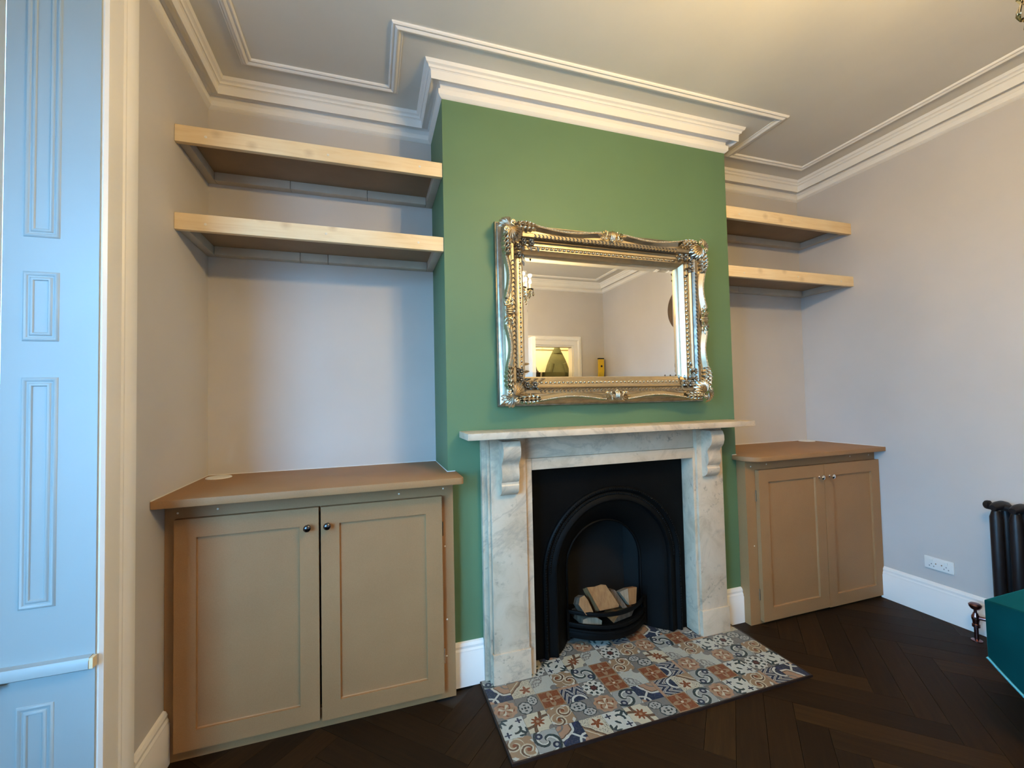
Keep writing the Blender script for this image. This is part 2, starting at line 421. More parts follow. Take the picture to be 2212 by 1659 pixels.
        col = put(col, (a * 8).cos().gt(0.25) * (r - 0.66).abs().lt(0.14), TEAL); col = put(col, r.lt((a * 6).cos() * 0.05 + 0.36), TEAL); col = put(col, r.lt(0.27), (0.10, 0.028, 0.025))
    else:         # pale with grey lace corner
        col = (0.50, 0.52, 0.46)
        d = rad(-1, -1); col = put(col, X(t, t.noise(uvn.outputs[0], 9, 3)).gt(0.5) * d.lt(1.25), GREY); col = put(col, rad(.8, .8).lt(0.36), GREY)
    wn = t.noise(uvn.outputs[0], 14, 4)
    col = t.mix(t.ramp(wn, [(0.5, (0, 0, 0)), (0.8, (0.45, 0.45, 0.45))]), col, (0.34, 0.32, 0.28))
    col = t.mix(1.0, col, (0.72, 0.70, 0.68), 'MULTIPLY')
    return t.out(col, 0.5)
TM = {k: tile_mat(k) for k in range(1, 13)}

# ================================================================== THE SETTING
def sweep(path, prof, closed=True, mb=None):
    """mitred sweep of a profile [(offset into the room, z)] along an axis-aligned plan path (room on the right of travel)"""
    mb = mb or MB(); n = len(path); rows = []
    for i in range(n):
        P = Vector((*path[i], 0))
        dirs = []
        if closed or i > 0: dirs.append((P - Vector((*path[i-1], 0))).normalized())
        if closed or i < n-1: dirs.append((Vector((*path[(i+1) % n], 0)) - P).normalized())
        ns = [Vector((d.y, -d.x, 0)) for d in dirs]
        off = ns[0] + ns[1] if len(ns) == 2 and abs(ns[0].dot(ns[1])) < 0.5 else ns[0]
        rows.append([P + off * o + Vector((0, 0, z)) for (o, z) in prof])
    m_ = len(prof); vs = [p for r in rows for p in r]; fs = []
    for i in range(n if closed else n-1):
        for j in range(m_ - 1):
            fs.append((i*m_+j, i*m_+j+1, ((i+1) % n)*m_+j+1, ((i+1) % n)*m_+j))
    if not closed: fs += [tuple(range(m_)), tuple((n-1)*m_+j for j in range(m_-1, -1, -1))]
    return mb.add(vs, fs)
# plan of the room, clockwise seen from above so the room lies on the right of travel
PLAN = [(XL, YB), (XL, D), (0, D), (0, 0), (W, 0), (W, D), (XR, D), (XR, YB)]
T = 0.10
struct('wall_back', MB().box(XL-T, XR+T, D, D+T, -.05, H+.05), M['wall'], 'pale grey painted wall at the back of both alcoves', 'wall')
cb = MB().box(0, .33, 0, D, 0, H).box(1.22, W, 0, D, 0, H).box(.33, 1.22, 0, D, .875, H)
struct('wall_chimney_breast', cb, M['green'], 'sage green painted chimney breast between the two alcoves', 'wall')
struct('wall_right', MB().box(XR, XR+T, YB-T, D, -.05, H+.05), M['wall'], 'pale grey side wall beside the radiator', 'wall')
lw = MB().box(XL-T, XL, BY0+.04, D, -.05, H+.05).box(XL-T, XL, YB-T, BY1-.04, -.05, H+.05).box(XL-T, XL, BY1-.04, BY0+.04, 2.41, H+.05)
struct('wall_left', lw, M['wall'], 'pale grey side wall with the bay window opening', 'wall')
DX0, DX1, DH = 1.24, 2.025, 1.785
rw = MB().box(XL, DX0, YB-T, YB, -.05, H+.05).box(DX1, XR, YB-T, YB, -.05, H+.05).box(DX0, DX1, YB-T, YB, DH, H+.05)
struct('wall_rear', rw, M['wall'], 'pale grey wall with the open doorway, seen in the mirror', 'wall')
struct('ceiling', MB().box(XL-T, XR+T, YB-T, D+T, H, H+.08), M['ceil'], 'grey painted ceiling with moulded border', 'ceiling')
# cornice and ceiling ring moulding
CORN = [(0, 2.440), (.008, 2.444), (.015, 2.452), (.0155, 2.473), (.009, 2.477), (.006, 2.486), (.008, 2.498), (.018, 2.503), (.033, 2.500), (.043, 2.491), (.046, 2.485), (.050, 2.484),
        (.0515, 2.519), (.056, 2.523), (.060, 2.523), (.0625, 2.532), (.066, 2.535), (.071, 2.537), (.076, 2.550)]
struct('trim_1', sweep(PLAN, CORN), M['white'], 'white stepped plaster cornice running round the top of the walls', 'cornice', smooth=28)
RING = [(.168, 2.551), (.168, 2.5475), (.172, 2.546), (.175, 2.5475), (.179, 2.5445), (.184, 2.538), (.190, 2.536), (.196, 2.539), (.199, 2.543), (.203, 2.541), (.207, 2.5405), (.211, 2.544), (.212, 2.551)]
struct('trim_2', sweep(PLAN, RING), M['white'], 'thin white ribbed moulding ring on the ceiling inside the cornice', 'moulding', smooth=28)
# skirting boards
SK = [(0, 0), (.019, 0), (.019, .128), (.0165, .133), (.0165, .140), (.012, .148), (.013, .158), (.008, .168), (.0, .172)]
CX0, CX1 = 0.010, 1.4985
struct('baseboard_left', sweep([(XL, -.262), (XL, -.058)], SK, False), M['white'], 'white moulded skirting board between window trim and large cabinet', 'skirting board', smooth=28)
struct('baseboard_chimney_left', sweep([(CX0, 0), (.135, 0)], SK, False), M['white'], 'short white skirting between large cabinet and fireplace', 'skirting board', smooth=28)
struct('baseboard_chimney_right', sweep([(1.372, 0), (CX1, 0)], SK, False), M['white'], 'short white skirting between fireplace and small cabinet', 'skirting board', smooth=28)
struct('baseboard_right', sweep([(XR, -.070), (XR, YB)], SK, False), M['white'], 'long white skirting board below the socket and radiator', 'skirting board', smooth=28)
struct('baseboard_rear', sweep([(XR, YB), (DX1+.12, YB)], SK, False), M['white'], 'white skirting board beside the doorway', 'skirting board', smooth=28)
# floor : herringbone planks
fl = struct('floor', MB().box(XL-T, XR+T, YB-T, D+T, -.06, -.0165), M['sub'], 'dark brown herringbone parquet floor', 'floor')
def clip(poly, x0, x1, y0, y1):
    for ax, val, sg in ((0, x0, 1), (0, x1, -1), (1, y0, 1), (1, y1, -1)):
        out = []
        for i in range(len(poly)):
            a, b = poly[i-1], poly[i]
            ia, ib = (a[ax]-val)*sg >= 0, (b[ax]-val)*sg >= 0
            if ia != ib:
                k = (val - a[ax]) / (b[ax] - a[ax]); out.append((a[0]+(b[0]-a[0])*k, a[1]+(b[1]-a[1])*k))
            if ib: out.append(b)
        poly = out
        if not poly: break
    return poly
PW, PN = .095, 6; PL = PW * PN; g = .0007; c45 = math.sqrt(.5)
OX, OY = 1.597, -.66
for j in range(-40, 41):
    for i in range(-6, 7):
        for kind in (0, 1):
            if kind == 0: r_ = (j*PW + i*2*PL, j*PW + i*2*PL + PL, j*PW, j*PW+PW)
            else: r_ = (j*PW+PL+2*PL*i, j*PW+PL+2*PL*i+PW, (j-PN+1)*PW, (j+1)*PW)
            q = [(r_[0]+g, r_[2]+g), (r_[1]-g, r_[2]+g), (r_[1]-g, r_[3]-g), (r_[0]+g, r_[3]-g)]
            q = [((a-b)*c45+OX, (a+b)*c45+OY) for a, b in q]
            q = clip(q, XL, XR, YB, D)
            if len(q) < 3: continue
            ar = abs(sum(q[n_-1][0]*q[n_][1]-q[n_][0]*q[n_-1][1] for n_ in range(len(q))))/2
            if ar < .002: continue
            cxm = sum(p[0] for p in q)/len(q); cym = sum(p[1] for p in q)/len(q)
            if 0 < cxm < W and 0.05 < cym: continue
            MB().prism(q, -.016, 0).build('parquet_block', M['fa' if kind == 0 else 'fb'], fl)

# ---- bay window on the left
def wall_seg(P, Q, z0, z1, th=.08):
    P, Q = Vector(P), Vector(Q); d = (Q-P).normalized(); n = Vector((d.y, -d.x)) * -1
    a, b = P + n*th, Q + n*th
    return [(P.x, P.y), (Q.x, Q.y), (b.x, b.y), (a.x, a.y)], z0, z1
BAY = [(RX, BY0), (-1.73, -1.00), (-1.73, -1.73), (RX, BY1)]  # unseen outline, deepened so the canted panes throw more daylight into the alcove
WS, WT = .55, 2.30
struct('floor_bay', MB().prism([(XL-T, BY1), (XL-T, BY0), (RX, BY0), (-1.73, -1.00), (-1.73, -1.73), (RX, BY1)][::-1], -.06, 0), M['fa'], 'dark wooden floor inside the bay window', 'floor')
struct('ceiling_bay', MB().prism([(XL-T, BY1-.04), (XL-T, BY0+.04), (RX, BY0+.06), (-1.85, -.98), (-1.85, -1.75), (RX, BY1-.06)][::-1], 2.41, 2.49), M['joinery'], 'white soffit over the bay window', 'ceiling')
wn = 0
for k in range(3):
    P, Q = Vector(BAY[k]), Vector(BAY[k+1]); d = (Q-P).normalized(); n = Vector((d.y, -d.x))   # n points out of the room
    if n.x > 0: n = -n
    L = (Q-P).length
    def pp(s, o): v_ = P + d*s + n*o; return (v_.x, v_.y)
    def slab(mb, s0, s1, o0, o1, z0, z1): return mb.prism([pp(s0, o0), pp(s1, o0), pp(s1, o1), pp(s0, o1)], z0, z1)
    wb = MB(); slab(wb, -.01, L+.01, 0, .09, -.05, WS-.03); slab(wb, -.01, L+.01, 0, .09, WT, 2.45)
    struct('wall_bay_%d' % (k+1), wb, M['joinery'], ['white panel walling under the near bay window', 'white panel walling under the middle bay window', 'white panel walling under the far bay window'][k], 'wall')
    wnd = thing('window_%d' % (k+1), ['white sash window nearest the fireplace side of the bay', 'wide white sash window in the middle of the bay', 'white sash window on the far side of the bay'][k], 'window', (*pp(L/2, .04), WS-.03), kind='structure')
    fr = MB(); slab(fr, 0, .05, 0, .09, WS-.03, WT); slab(fr, L-.05, L, 0, .09, WS-.03, WT); slab(fr, .05, L-.05, 0, .09, WT-.05, WT)
    fr.build('window_frame', M['joinery'], wnd, bevel=.002)
    slab(MB(), 0, L, -.03, .10, WS-.03, WS).build('window_sill', M['joinery'], wnd, bevel=.003)
    for z0, z1, o in ((WS, 1.46, .03), (1.42, WT-.05, .055)):
        sf = MB(); slab(sf, .05, .09, o, o+.022, z0, z1); slab(sf, L-.09, L-.05, o, o+.022, z0, z1); slab(sf, .09, L-.09, o, o+.022, z0, z0+.04); slab(sf, .09, L-.09, o, o+.022, z1-.04, z1)
        so = sf.build('sash', M['joinery'], wnd, bevel=.002)
        slab(MB(), .09, L-.09, o+.008, o+.012, z0+.04, z1-.04).build('pane', M['glass'], so)
    po = bpy.data.lights.new('window_portal', 'AREA'); po.shape = 'RECTANGLE'; po.size = L-.1; po.size_y = WT-WS-.05; po.energy = 1.0
    po.cycles.is_portal = True
    pob = bpy.data.objects.new('daylight_portal', po); COL.objects.link(pob)
    c_ = pp(L/2, .14); pob.location = (*c_, (WS+WT)/2)
    pob.rotation_euler = Vector((-n.x, -n.y, 0)).to_track_quat('-Z', 'Z').to_euler()
# panelled reveals of the opening
def reveal(yf, sgn, label, nm):
    """yf: face plane; sgn=-1: face looks towards -y"""
    t = thing(nm, label, 'window reveal', ((XL+RX)/2, yf-sgn*.02, 0), kind='structure')
    def yy(o): return yf + sgn*o          # o>0 : proud of the face
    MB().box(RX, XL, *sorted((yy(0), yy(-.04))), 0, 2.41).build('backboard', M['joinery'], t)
    for z0, z1 in ((1.585, 2.26), (1.328, 1.50), (.685, 1.24), (.03, .46)):
        xa, xb = -1.101, -1.030
        def rect(i): return [(xa+i, z0+i), (xb-i, z0+i), (xb-i, z1-i), (xa+i, z1-i)]
        prof = [(0, 0), (.002, .003), (.005, .0042), (.008, .0034), (.0105, .0006), (.0135, .0004), (.0155, .0028), (.018, .0036), (.0205, .003), (.0225, .0004)]
        mb = MB(); vs = []; 
        for (i, o) in prof: vs += [(x_, yy(o), z_) for x_, z_ in rect(i)]
        fs = [(a*4+b, a*4+(b+1) % 4, (a+1)*4+(b+1) % 4, (a+1)*4+b) for a in range(len(prof)-1) for b in range(4)]
        mb.add(vs, fs).build('panel_moulding', M['joinery'], t, smooth=35)
    rp = [(0, .527), (.014, .527), (.020, .531), (.020, .549), (.016, .556), (0, .558)]
    MB().prism([(yy(o), z) for o, z in rp], RX, XL-.004, 'x').build('dado_rail', M['joinery'], t, smooth=40)
    MB().box(XL-.004, XL+.004, *sorted((yy(0), yy(.018))), .530, .555).build('rail_end_cap', M['pine'], t)
    return t
reveal(BY0, -1, 'white panelled window reveal at the left edge, lit blue by daylight', 'trim_3')
reveal(BY1, 1, 'white panelled window reveal on the far side of the bay', 'trim_4')
def architrave(y0, sg, nm, label):
    pr = [(0, 0), (.005, 0), (.012, .006), (.014, .014), (.014, .070), (.018, .074), (.018, .080), (.025, .088), (.029, .098), (.029, .112), (.022, .120), (.020, .128), (.020, .138), (.014, .146), (0, .147)]
    MB_ = MB().prism([(XL+o, y0+sg*s) for o, s in pr], 0, 2.4395)
    return struct(nm, MB_, M['white'], label, 'architrave', smooth=30)
architrave(BY0+.005, 1, 'trim_5', 'white moulded architrave up the edge of the window opening at left')
architrave(BY1-.005, -1, 'trim_6', 'white moulded architrave on the far edge of the bay opening')

# ================================================================== ALCOVE SHELVES
def shelf(x0, x1, zb, zt, yf, label, nail, joints):
    t = thing('floating_shelf', label, 'shelf', ((x0+x1)/2, D/2, zb), 'boxed pine alcove shelves')
    e = .001
    fb = MB().box(x0+e, x1-e, yf, yf+.020, zb, zt).build('front_board', M['pine'], t, bevel=.0012)
    for nx in nail: MB().lathe([(0, .0012), (.0045, .0010), (.005, 0)], (x0+(x1-x0)*nx, yf-.0001, (zb+zt)/2+random.uniform(-.006, .006)), (0, -1, 0), 8).build('filled_screw_hole', M['filler'], fb)
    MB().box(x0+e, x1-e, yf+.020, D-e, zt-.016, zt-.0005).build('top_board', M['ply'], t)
    xs = [x0+.034] + [x0+(x1-x0)*q for q in joints] + [x1-.034]
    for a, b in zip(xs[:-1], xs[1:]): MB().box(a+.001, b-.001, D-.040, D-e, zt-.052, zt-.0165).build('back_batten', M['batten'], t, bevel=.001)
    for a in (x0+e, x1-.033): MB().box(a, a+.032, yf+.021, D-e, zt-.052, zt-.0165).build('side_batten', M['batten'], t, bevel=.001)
    return t
M['filler'] = simple('pale_wood_filler', (0.78, 0.70, 0.58), 0.7)
shelf(XL, 0, 2.1045, 2.1655, 0.006, 'upper pine box shelf in the large alcove, left of the green chimney breast', (.1, .53, .9), (.34, .68))
shelf(XL, 0, 1.7875, 1.8474, 0.006, 'lower pine box shelf in the large alcove, left of the green chimney breast', (.1, .52, .89), (.38, .5))
shelf(W, XR, 2.1000, 2.1655, 0.008, 'upper pine box shelf in the small alcove, right of the green chimney breast', (.1, .5), (.4,))
shelf(W, XR, 1.7862, 1.8446, 0.008, 'lower pine box shelf in the small alcove, right of the green chimney breast', (.12, .53, .89), (.4,))

# ================================================================== CABINETS
def knob(parent, x, y, z, mat, r=.0125):
    MB().lathe([(.0, 0), (.008, 0), (.0075, .003), (.0045, .006), (.004, .012), (.006, .015), (r*.86, .017), (r, .021), (r*.95, .026), (r*.65, .0295), (0, .031)], (x, y, z), (0, -1, 0), 20).build('knob', mat, parent, smooth=35)
def cabinet(x0, x1, zt, yf, doors, kmat, kz, label, left_stile, right_stile, rail, foot):  # the frame laps behind the doors
    t = thing('alcove_cabinet', label, 'cabinet', ((x0+x1)/2, (D+yf)/2, 0), 'built-in alcove cabinets')
    # carcass behind the face frame
    MB().box(x0+.001, x0+.020, yf+.018, -.0006, 0, zt).box(x1-.020, x1-.001, yf+.018, -.0006, 0, zt).box(max(x0, -9)+.020, x1-.020, yf+.018, -.002, .02, .04).build('carcass', M['mdf'], t)
    ff = MB().box(x0+.001, x0+left_stile, yf, yf+.018, 0, zt).box(x1-right_stile, x1-.001, yf, yf+.018, 0, zt)
    ff.box(x0+left_stile, x1-right_stile, yf, yf+.018, zt-rail, zt).box(x0+left_stile, x1-right_stile, yf, yf+.018, 0, foot)
    f = ff.build('face_frame', M['mdf'], t)
    for (a, b, z0, z1, kx, hx) in doors:
        st = .062; yd = yf-.002; th = .022
        dm = MB().box(a, a+st, yd-th, yd, z0, z1).box(b-st, b, yd-th, yd, z0, z1).box(a+st, b-st, yd-th, yd, z1-st, z1).box(a+st, b-st, yd-th, yd, z0, z0+st)
        dr = dm.build('door', M['mdf'], t)
        # rounded look of the arrises comes from the recessed flat panel and bead
        MB().box(a+st-.001, b-st+.001, yd-th+.010, yd-.004, z0+st-.001, z1-st+.001).build('door_panel', M['mdf'], dr)
        i = .0025
        br = MB(); R1 = [(a+st, z0+st), (b-st, z0+st), (b-st, z1-st), (a+st, z1-st)]; R2 = [(a+st+i, z0+st+i), (b-st-i, z0+st+i), (b-st-i, z1-st-i), (a+st+i, z1-st-i)]
        br.add([(x_, yd-th+.0075, z_) for x_, z_ in R1] + [(x_, yd-th+.0101, z_) for x_, z_ in R2], [(k, (k+1) % 4, 4+(k+1) % 4, 4+k) for k in range(4)]).build('panel_bead', M['mdf'], dr)
        knob(dr, kx, yd-th, kz, kmat)
        for hz in (z0+.13, z1-.13):
            MB().tube([(hx, yd-.004, hz-.028), (hx, yd-.004, hz+.028)], .0035, 8).build('hinge', M['chrome'], dr)
    return t, f
M['mdfv'] = M['mdf']
YF = -.056
cl, clf = cabinet(XL, CX0, .842, YF, [(-.917, -.4815, .040, .7875, -.517, -.920), (-.4745, -.040, .036, .787, -.452, -.036)], M['darkknob'], .722,
        'large two-door fibreboard cabinet in the alcove left of the fireplace', .060, .066, .074, .070)
for (a, z) in ((-.915, .805), (-.80, .808), (-.20, .806), (-.030, .812), (-.026, .585), (-.026, .16), (-.022, .3)):
    MB().lathe([(0, .001), (.003, .0008), (.0035, 0)], (a, YF-.0001, z), (0, -1, 0), 8).build('filler_spot', M['filler'], clf)
cr, crf = cabinet(CX1, XR, .822, YF, [(1.560, 2.013, .018, .772, 1.976, 1.556), (2.016, 2.442, .014, .772, 2.052, 2.4447)], M['chrome'], .708,
        'smaller two-door fibreboard cabinet in the alcove right of the fireplace', .076, .030, .066, .050)
for (a, z) in ((1.536, .79), (1.64, .795), (2.25, .798), (2.4, .797), (1.54, .39)):
    MB().lathe([(0, .001), (.003, .0008), (.0035, 0)], (a, YF-.0001, z), (0, -1, 0), 8).build('filler_spot', M['filler'], crf)
def grommet(t, x, y, z):
    MB().lathe([(0, .0035), (.030, .0035), (.034, .0045), (.042, .0045), (.046, .002), (.046, 0), (0, 0)], (x, y, z), (0, 0, 1), 28).build('cable_grommet', M['plastic'], t, smooth=40)
def arc(cx, cy, r, a0, a1, n=8): return [(cx+r*math.cos(math.radians(a0+(a1-a0)*k/n)), cy+r*math.sin(math.radians(a0+(a1-a0)*k/n))) for k in range(n+1)]
WYL, WYR = -.158, -.118
pl = [(XL+.001, D-.001), (-.001, D-.001), (-.001, -.001), (.034, -.001)] + arc(.034-.012, WYL+.012, .012, 0, -90, 4) + [(XL+.001, WYL)]
wtl = tag(MB().prism(pl[::-1], .8425, .868).build('worktop', M['mdf'], bevel=.003), 'fibreboard worktop with a white cable grommet on the large cabinet', 'worktop', 'alcove cabinet tops')
grommet(wtl, -.888, .262, .868)
pr_ = [(XR-.001, D-.001), (W+.001, D-.001), (W+.001, -.001), (W-.028, -.001)] 
pr_ = [(W+.001, D-.001), (XR-.001, D-.001), (XR-.001, WYR)] + arc(W-.028+.085, WYR-.012+.085, .085, 270, 180, 8) + [(W-.028, -.001), (W+.001, -.001)]
wtr = tag(MB().prism(pr_[::-1], .8225, .846).build('worktop', M['mdf'], bevel=.003), 'fibreboard worktop with a rounded front corner on the smaller cabinet', 'worktop', 'alcove cabinet tops')
grommet(wtr, 2.385, .298, .846)
MB().tube([(XL+.002, WYL+.006, .8685), (XL+.002, D-.002, .8685), (-.002, D-.002, .8685), (-.002, -.002, .8685), (.030, -.0022, .8685)], .0022, 6).build('caulk_bead', M['plastic'], wtl, smooth=50)
MB().tube([(W-.026, -.0022, .8465), (W+.002, -.002, .8465), (W+.002, D-.002, .8465), (XR-.002, D-.002, .8465), (XR-.002, WYR+.006, .8465)], .0022, 6).build('caulk_bead', M['plastic'], wtr, smooth=50)

# ================================================================== FIREPLACE SURROUND
sur = thing('fireplace_surround', 'aged white marble fireplace surround with scroll corbels and mantel shelf', 'fireplace', (.76, -.04, 0))
MB().box(.049, 1.4525, -.173, -.001, 1.0055, 1.0320).build('mantel_shelf', M['marble'], sur, bevel=.003)
def corbel(xc, w):
    prof = []   # (projection from pilaster face, z) scroll outline
    pts = [(0, .990), (.058, .990), (.064, .984), (.071, .966), (.072, .945), (.066, .925), (.054, .910), (.044, .900), (.040, .888), (.043, .874), (.047, .858), (.046, .842), (.040, .828), (.034, .822),
           (.034, .814), (.038, .808), (.038, .796), (.033, .782), (.022, .772), (.008, .766), (0, .766)]
    b = MB().prism([(-.062-p, z) for p, z in pts], xc-w/2, xc+w/2, 'x')
    return b
for (x0, x1, xin, sg) in ((.166, .318, .350, 1), (1.352, 1.200, 1.185, -1)):
    a, b = min(x0, x1), max(x0, x1)
    # outer return against the wall, pilaster, inner slip
    j = MB().box(a, b, -.062, -.001, 0.0087, 1.005).build('jamb', M['marble'], sur, bevel=.002)
    ro = (a-.030, a-.0005) if sg > 0 else (b+.0005, b+.018)
    MB().box(ro[0], ro[1], -.028, -.001, 0.0087, 1.005).box(*( (a-.012, a-.0005) if sg > 0 else (b+.0005, b+.008)), -.050, -.028, 0.0087, 1.005).build('outer_return', M['marble'], j, bevel=.0015)
    si = (b+.0005, xin) if sg > 0 else (xin, a-.0005)
    MB().box(si[0], si[1], -.048, .034, 0.0087, .9045).build('inner_slip', M['marble'], j, bevel=.0015)
    MB().box(a-.006, b+.004, -.070, -.0625, 0.0087, .128).box(a-.006, a-.0005, -.0625, -.020, .0087, .128).box(b+.0005, b+.004, -.0625, -.048, .0087, .128).build('plinth_block', M['marble'], j, bevel=.0015)
    corbel((a+b)/2 + (-.004 if sg > 0 else -.012), .074).build('corbel', M['marble'], sur, smooth=32)
fz = MB().box(.3185, 1.1995, -.040, -.001, .905, 1.005).build('frieze', M['marble'], sur, bevel=.002)
MB().box(.3505, 1.1845, -.050, .034, .856, .9045).build('lintel_slip', M['marble'], sur, bevel=.002)
fz['label'] = 'plain marble frieze panel'

# ================================================================== FIREPLACE INSERT
ins = thing('fireplace_insert', 'black cast iron arched fireplace insert with a bowed grate', 'fireplace insert', (.785, .05, 0))
IX0, IX1, IY, AC, AZ = .3515, 1.184, .035, .787, .372
def archpt(r, ang, cz=AZ): return (AC + r*math.cos(ang), cz + r*math.sin(ang))
def arch_loop(r, z0=.0088, n=36, cz=AZ):
    return [(AC+r, z0)] + [archpt(r, PI*k/n, cz) for k in range(n+1)] + [(AC-r, z0)]
# flat plate around the arch (strip from arch to the rectangular border)
def plate():
    mb = MB(); inner = arch_loop(.362); n = len(inner); outer = []
    for (x_, z_) in inner:
        dx, dz = x_-AC, z_-AZ
        if z_ <= AZ+1e-6: outer.append((IX1 if dx > 0 else IX0, z_))
        else:
            ts = []
            if dx > 1e-6: ts.append((IX1-AC)/dx)
            if dx < -1e-6: ts.append((IX0-AC)/dx)
            if dz > 1e-6: ts.append((.856-AZ)/dz)
            k = min(ts); outer.append((AC+dx*k, AZ+dz*k))
    vs = [(x_, IY, z_) for x_, z_ in inner] + [(x_, IY, z_) for x_, z_ in outer]
    mb.add(vs, [(i, i+1, n+i+1, n+i) for i in range(n-1)])
    for cx_, ii in ((IX1, 0), (IX0, 0)):   # fill the two top corners
        k = [i for i in range(n-1) if (outer[i][0] == cx_) != (outer[i+1][0] == cx_) and outer[i][1] > AZ]
        for i in k: mb.add([(outer[i][0], IY, outer[i][1]), (outer[i+1][0], IY, outer[i+1][1]), (cx_, IY, .856)], [(0, 1, 2)])
    return mb
def ring_sweep(prof, cz=AZ, z0=.0088):
    loops = [[(x_, y_, z_) for x_, z_ in arch_loop(r, z0, 40, cz)] for r, y_ in prof]
    n = len(loops[0]); mb = MB()
    mb.add([p for l in loops for p in l], [(a*n+i, a*n+i+1, (a+1)*n+i+1, (a+1)*n+i) for a in range(len(loops)-1) for i in range(n-1)])
    return mb
plate().build('front_plate', M['iron'], ins)
ring_sweep([(.366, IY+.001), (.366, IY-.012), (.360, IY-.018), (.352, IY-.018), (.346, IY-.010), (.340, IY-.004), (.322, IY-.010), (.312, IY-.016), (.304, IY-.016), (.298, IY-.008), (.297, IY+.004)]).build('arch_moulding', M['iron'], ins, smooth=40)
bd = MB()
nb = 96
for k in range(nb+1):
    x_, z_ = archpt(.357, PI*k/nb); bd.ball((x_, IY-.019, z_), .0042, 6, 4)
for s in (-1, 1):
    for k in range(28): bd.ball((AC+s*.357, IY-.019, AZ-.012-.0122*k), .0042, 6, 4)
tag(bd.build('bead_rim', M['iron'], ins, smooth=60), kind='stuff')
lf = MB()
for k in range(104):
    an = PI*(k+.5)/104; x_, z_ = archpt(.331, an)
    lf.ball((x_, IY-.008, z_), .0056, 6, 4, (1, .7, 1))
tag(lf.build('leaf_band', M['iron'], ins, smooth=60), kind='stuff')
# concave cheeks running back to the fire opening
def cheek():
    rows = []
    for q in [k/10 for k in range(11)]:
        r = .297 - (.297-.206)*q; y_ = IY+.004 + .095*(q**1.35); cz = AZ - .022*q
        rows.append([(x_, y_, z_) for x_, z_ in arch_loop(r, .0088, 40, cz)])
    n = len(rows[0]); mb = MB()
    return mb.add([p for l in rows for p in l], [(a*n+i, a*n+i+1, (a+1)*n+i+1, (a+1)*n+i) for a in range(10) for i in range(n-1)])
cheek().build('flared_cheek', M['iron'], ins, smooth=50)
ring_sweep([(.206, .134), (.209, .128), (.204, .124), (.199, .128), (.199, .140)], AZ-.022).build('opening_rim', M['iron'], ins, smooth=50)
fbm = MB().box(.575, 1.0, .292, .298, .0088, .62).box(.575, .58, .142, .292, .0088, .62).box(.995, 1.0, .142, .292, .0088, .62).box(.575, 1.0, .14, .292, .56, .60)
fbm.build('fireback', M['soot'], ins)
def bowpt(q, dep=1.0): # plan of the bowed basket front
    s = (q-.5)*2; return (.7775+.208*s, .100 - .098*dep*(1-s*s))
def bar(z, rz, ry, dep=1.0):
    mb = MB(); n = 28; sec = [(-ry, -rz), (ry, -rz), (ry, rz), (-ry, rz)]
    rows = []
    for k in range(n+1):
        x_, y_ = bowpt(k/n, dep); rows.append([(x_, y_+o, z+h) for o, h in sec])
    mb.add([p for r in rows for p in r], [(a*4+b, a*4+(b+1) % 4, (a+1)*4+(b+1) % 4, (a+1)*4+b) for a in range(n) for b in range(4)] + [(0, 1, 2, 3), (n*4+3, n*4+2, n*4+1, n*4)])
    return mb
bar(.160, .0085, .007).build('grate_bar', M['iron'], ins, bevel=.003)
bar(.104, .009, .007).build('grate_bar', M['iron'], ins, bevel=.003)
bar(.080, .006, .008, 1.02).build('grate_bar', M['iron'], ins, bevel=.002)
bar(.058, .015, .006, .95).build('ash_fret', M['iron'], ins, bevel=.002)
MB().prism([bowpt(k/20, .9) for k in range(21)] + [(.9855, .28), (.5855, .28)], .090, .098).build('grate_floor', M['iron'], ins)
for q in (.0, 1.0):
    x_, y_ = bowpt(q); MB().box(x_-.007, x_+.007, y_-.006, y_+.006, .03, .170).build('grate_post', M['iron'], ins)
for q in (.2, .4, .6, .8):
    x_, y_ = bowpt(q); MB().box(x_-.004, x_+.004, y_+.001, y_+.005, .068, .098).build('fret_bar', M['iron'], ins)
# ---------- logs
def quadlog(name, label, q, back, mats):
    """q: the front face as four world points; back: vector to the far end"""
    q = [Vector(p) for p in q]; back = Vector(back); n = len(q); NR = 5
    rnd = random.Random(len(label)); root = thing(name, label, 'log', min(q, key=lambda p: p.z), 'split logs in the grate')
    rows = [[p + back*(k/NR) + Vector((rnd.uniform(-.002, .002), 0, rnd.uniform(-.002, .002)))*(1 if 0 < k else 0) for p in q] for k in range(NR+1)]
    MB().add([p for r in rows for p in r], [(k*n+i, k*n+(i+1) % n, (k+1)*n+(i+1) % n, (k+1)*n+i) for k in range(NR) for i in range(n)]).build('split_faces', mats[1], root)
    d = back.normalized()*.0006
    for e_ in ([p-d for p in rows[0]], [p+d for p in rows[-1]]): MB().add(e_, [tuple(range(n))]).build('cut_end', mats[0], root)
    return root
quadlog('split_log', 'large square-faced split log leaning in the middle of the grate', [(.693, .030, .180), (.700, .030, .171), (.798, .030, .172), (.803, .032, .180), (.760, .075, .262), (.735, .077, .268), (.700, .078, .262), (.660, .076, .266)], (.006, .060, -.034), (M['log'], M['log']))
quadlog('split_log', 'narrow bark-sided split log at the left end of the grate', [(.634, .040, .158), (.672, .036, .158), (.668, .042, .175), (.655, .060, .215), (.640, .066, .236), (.618, .068, .228), (.608, .062, .200)], (-.004, .050, -.018), (M['log'], M['bark']))
wedge = quadlog('split_log', 'two-tone wedge-shaped split log at the right end of the grate', [(.864, .040, .166), (.905, .046, .164), (.922, .062, .232), (.872, .060, .235)], (.004, .050, -.018), (M['log'], M['log']))
tri = [(.8715, .0605, .235), (.824, .058, .226), (.8635, .0405, .167)]
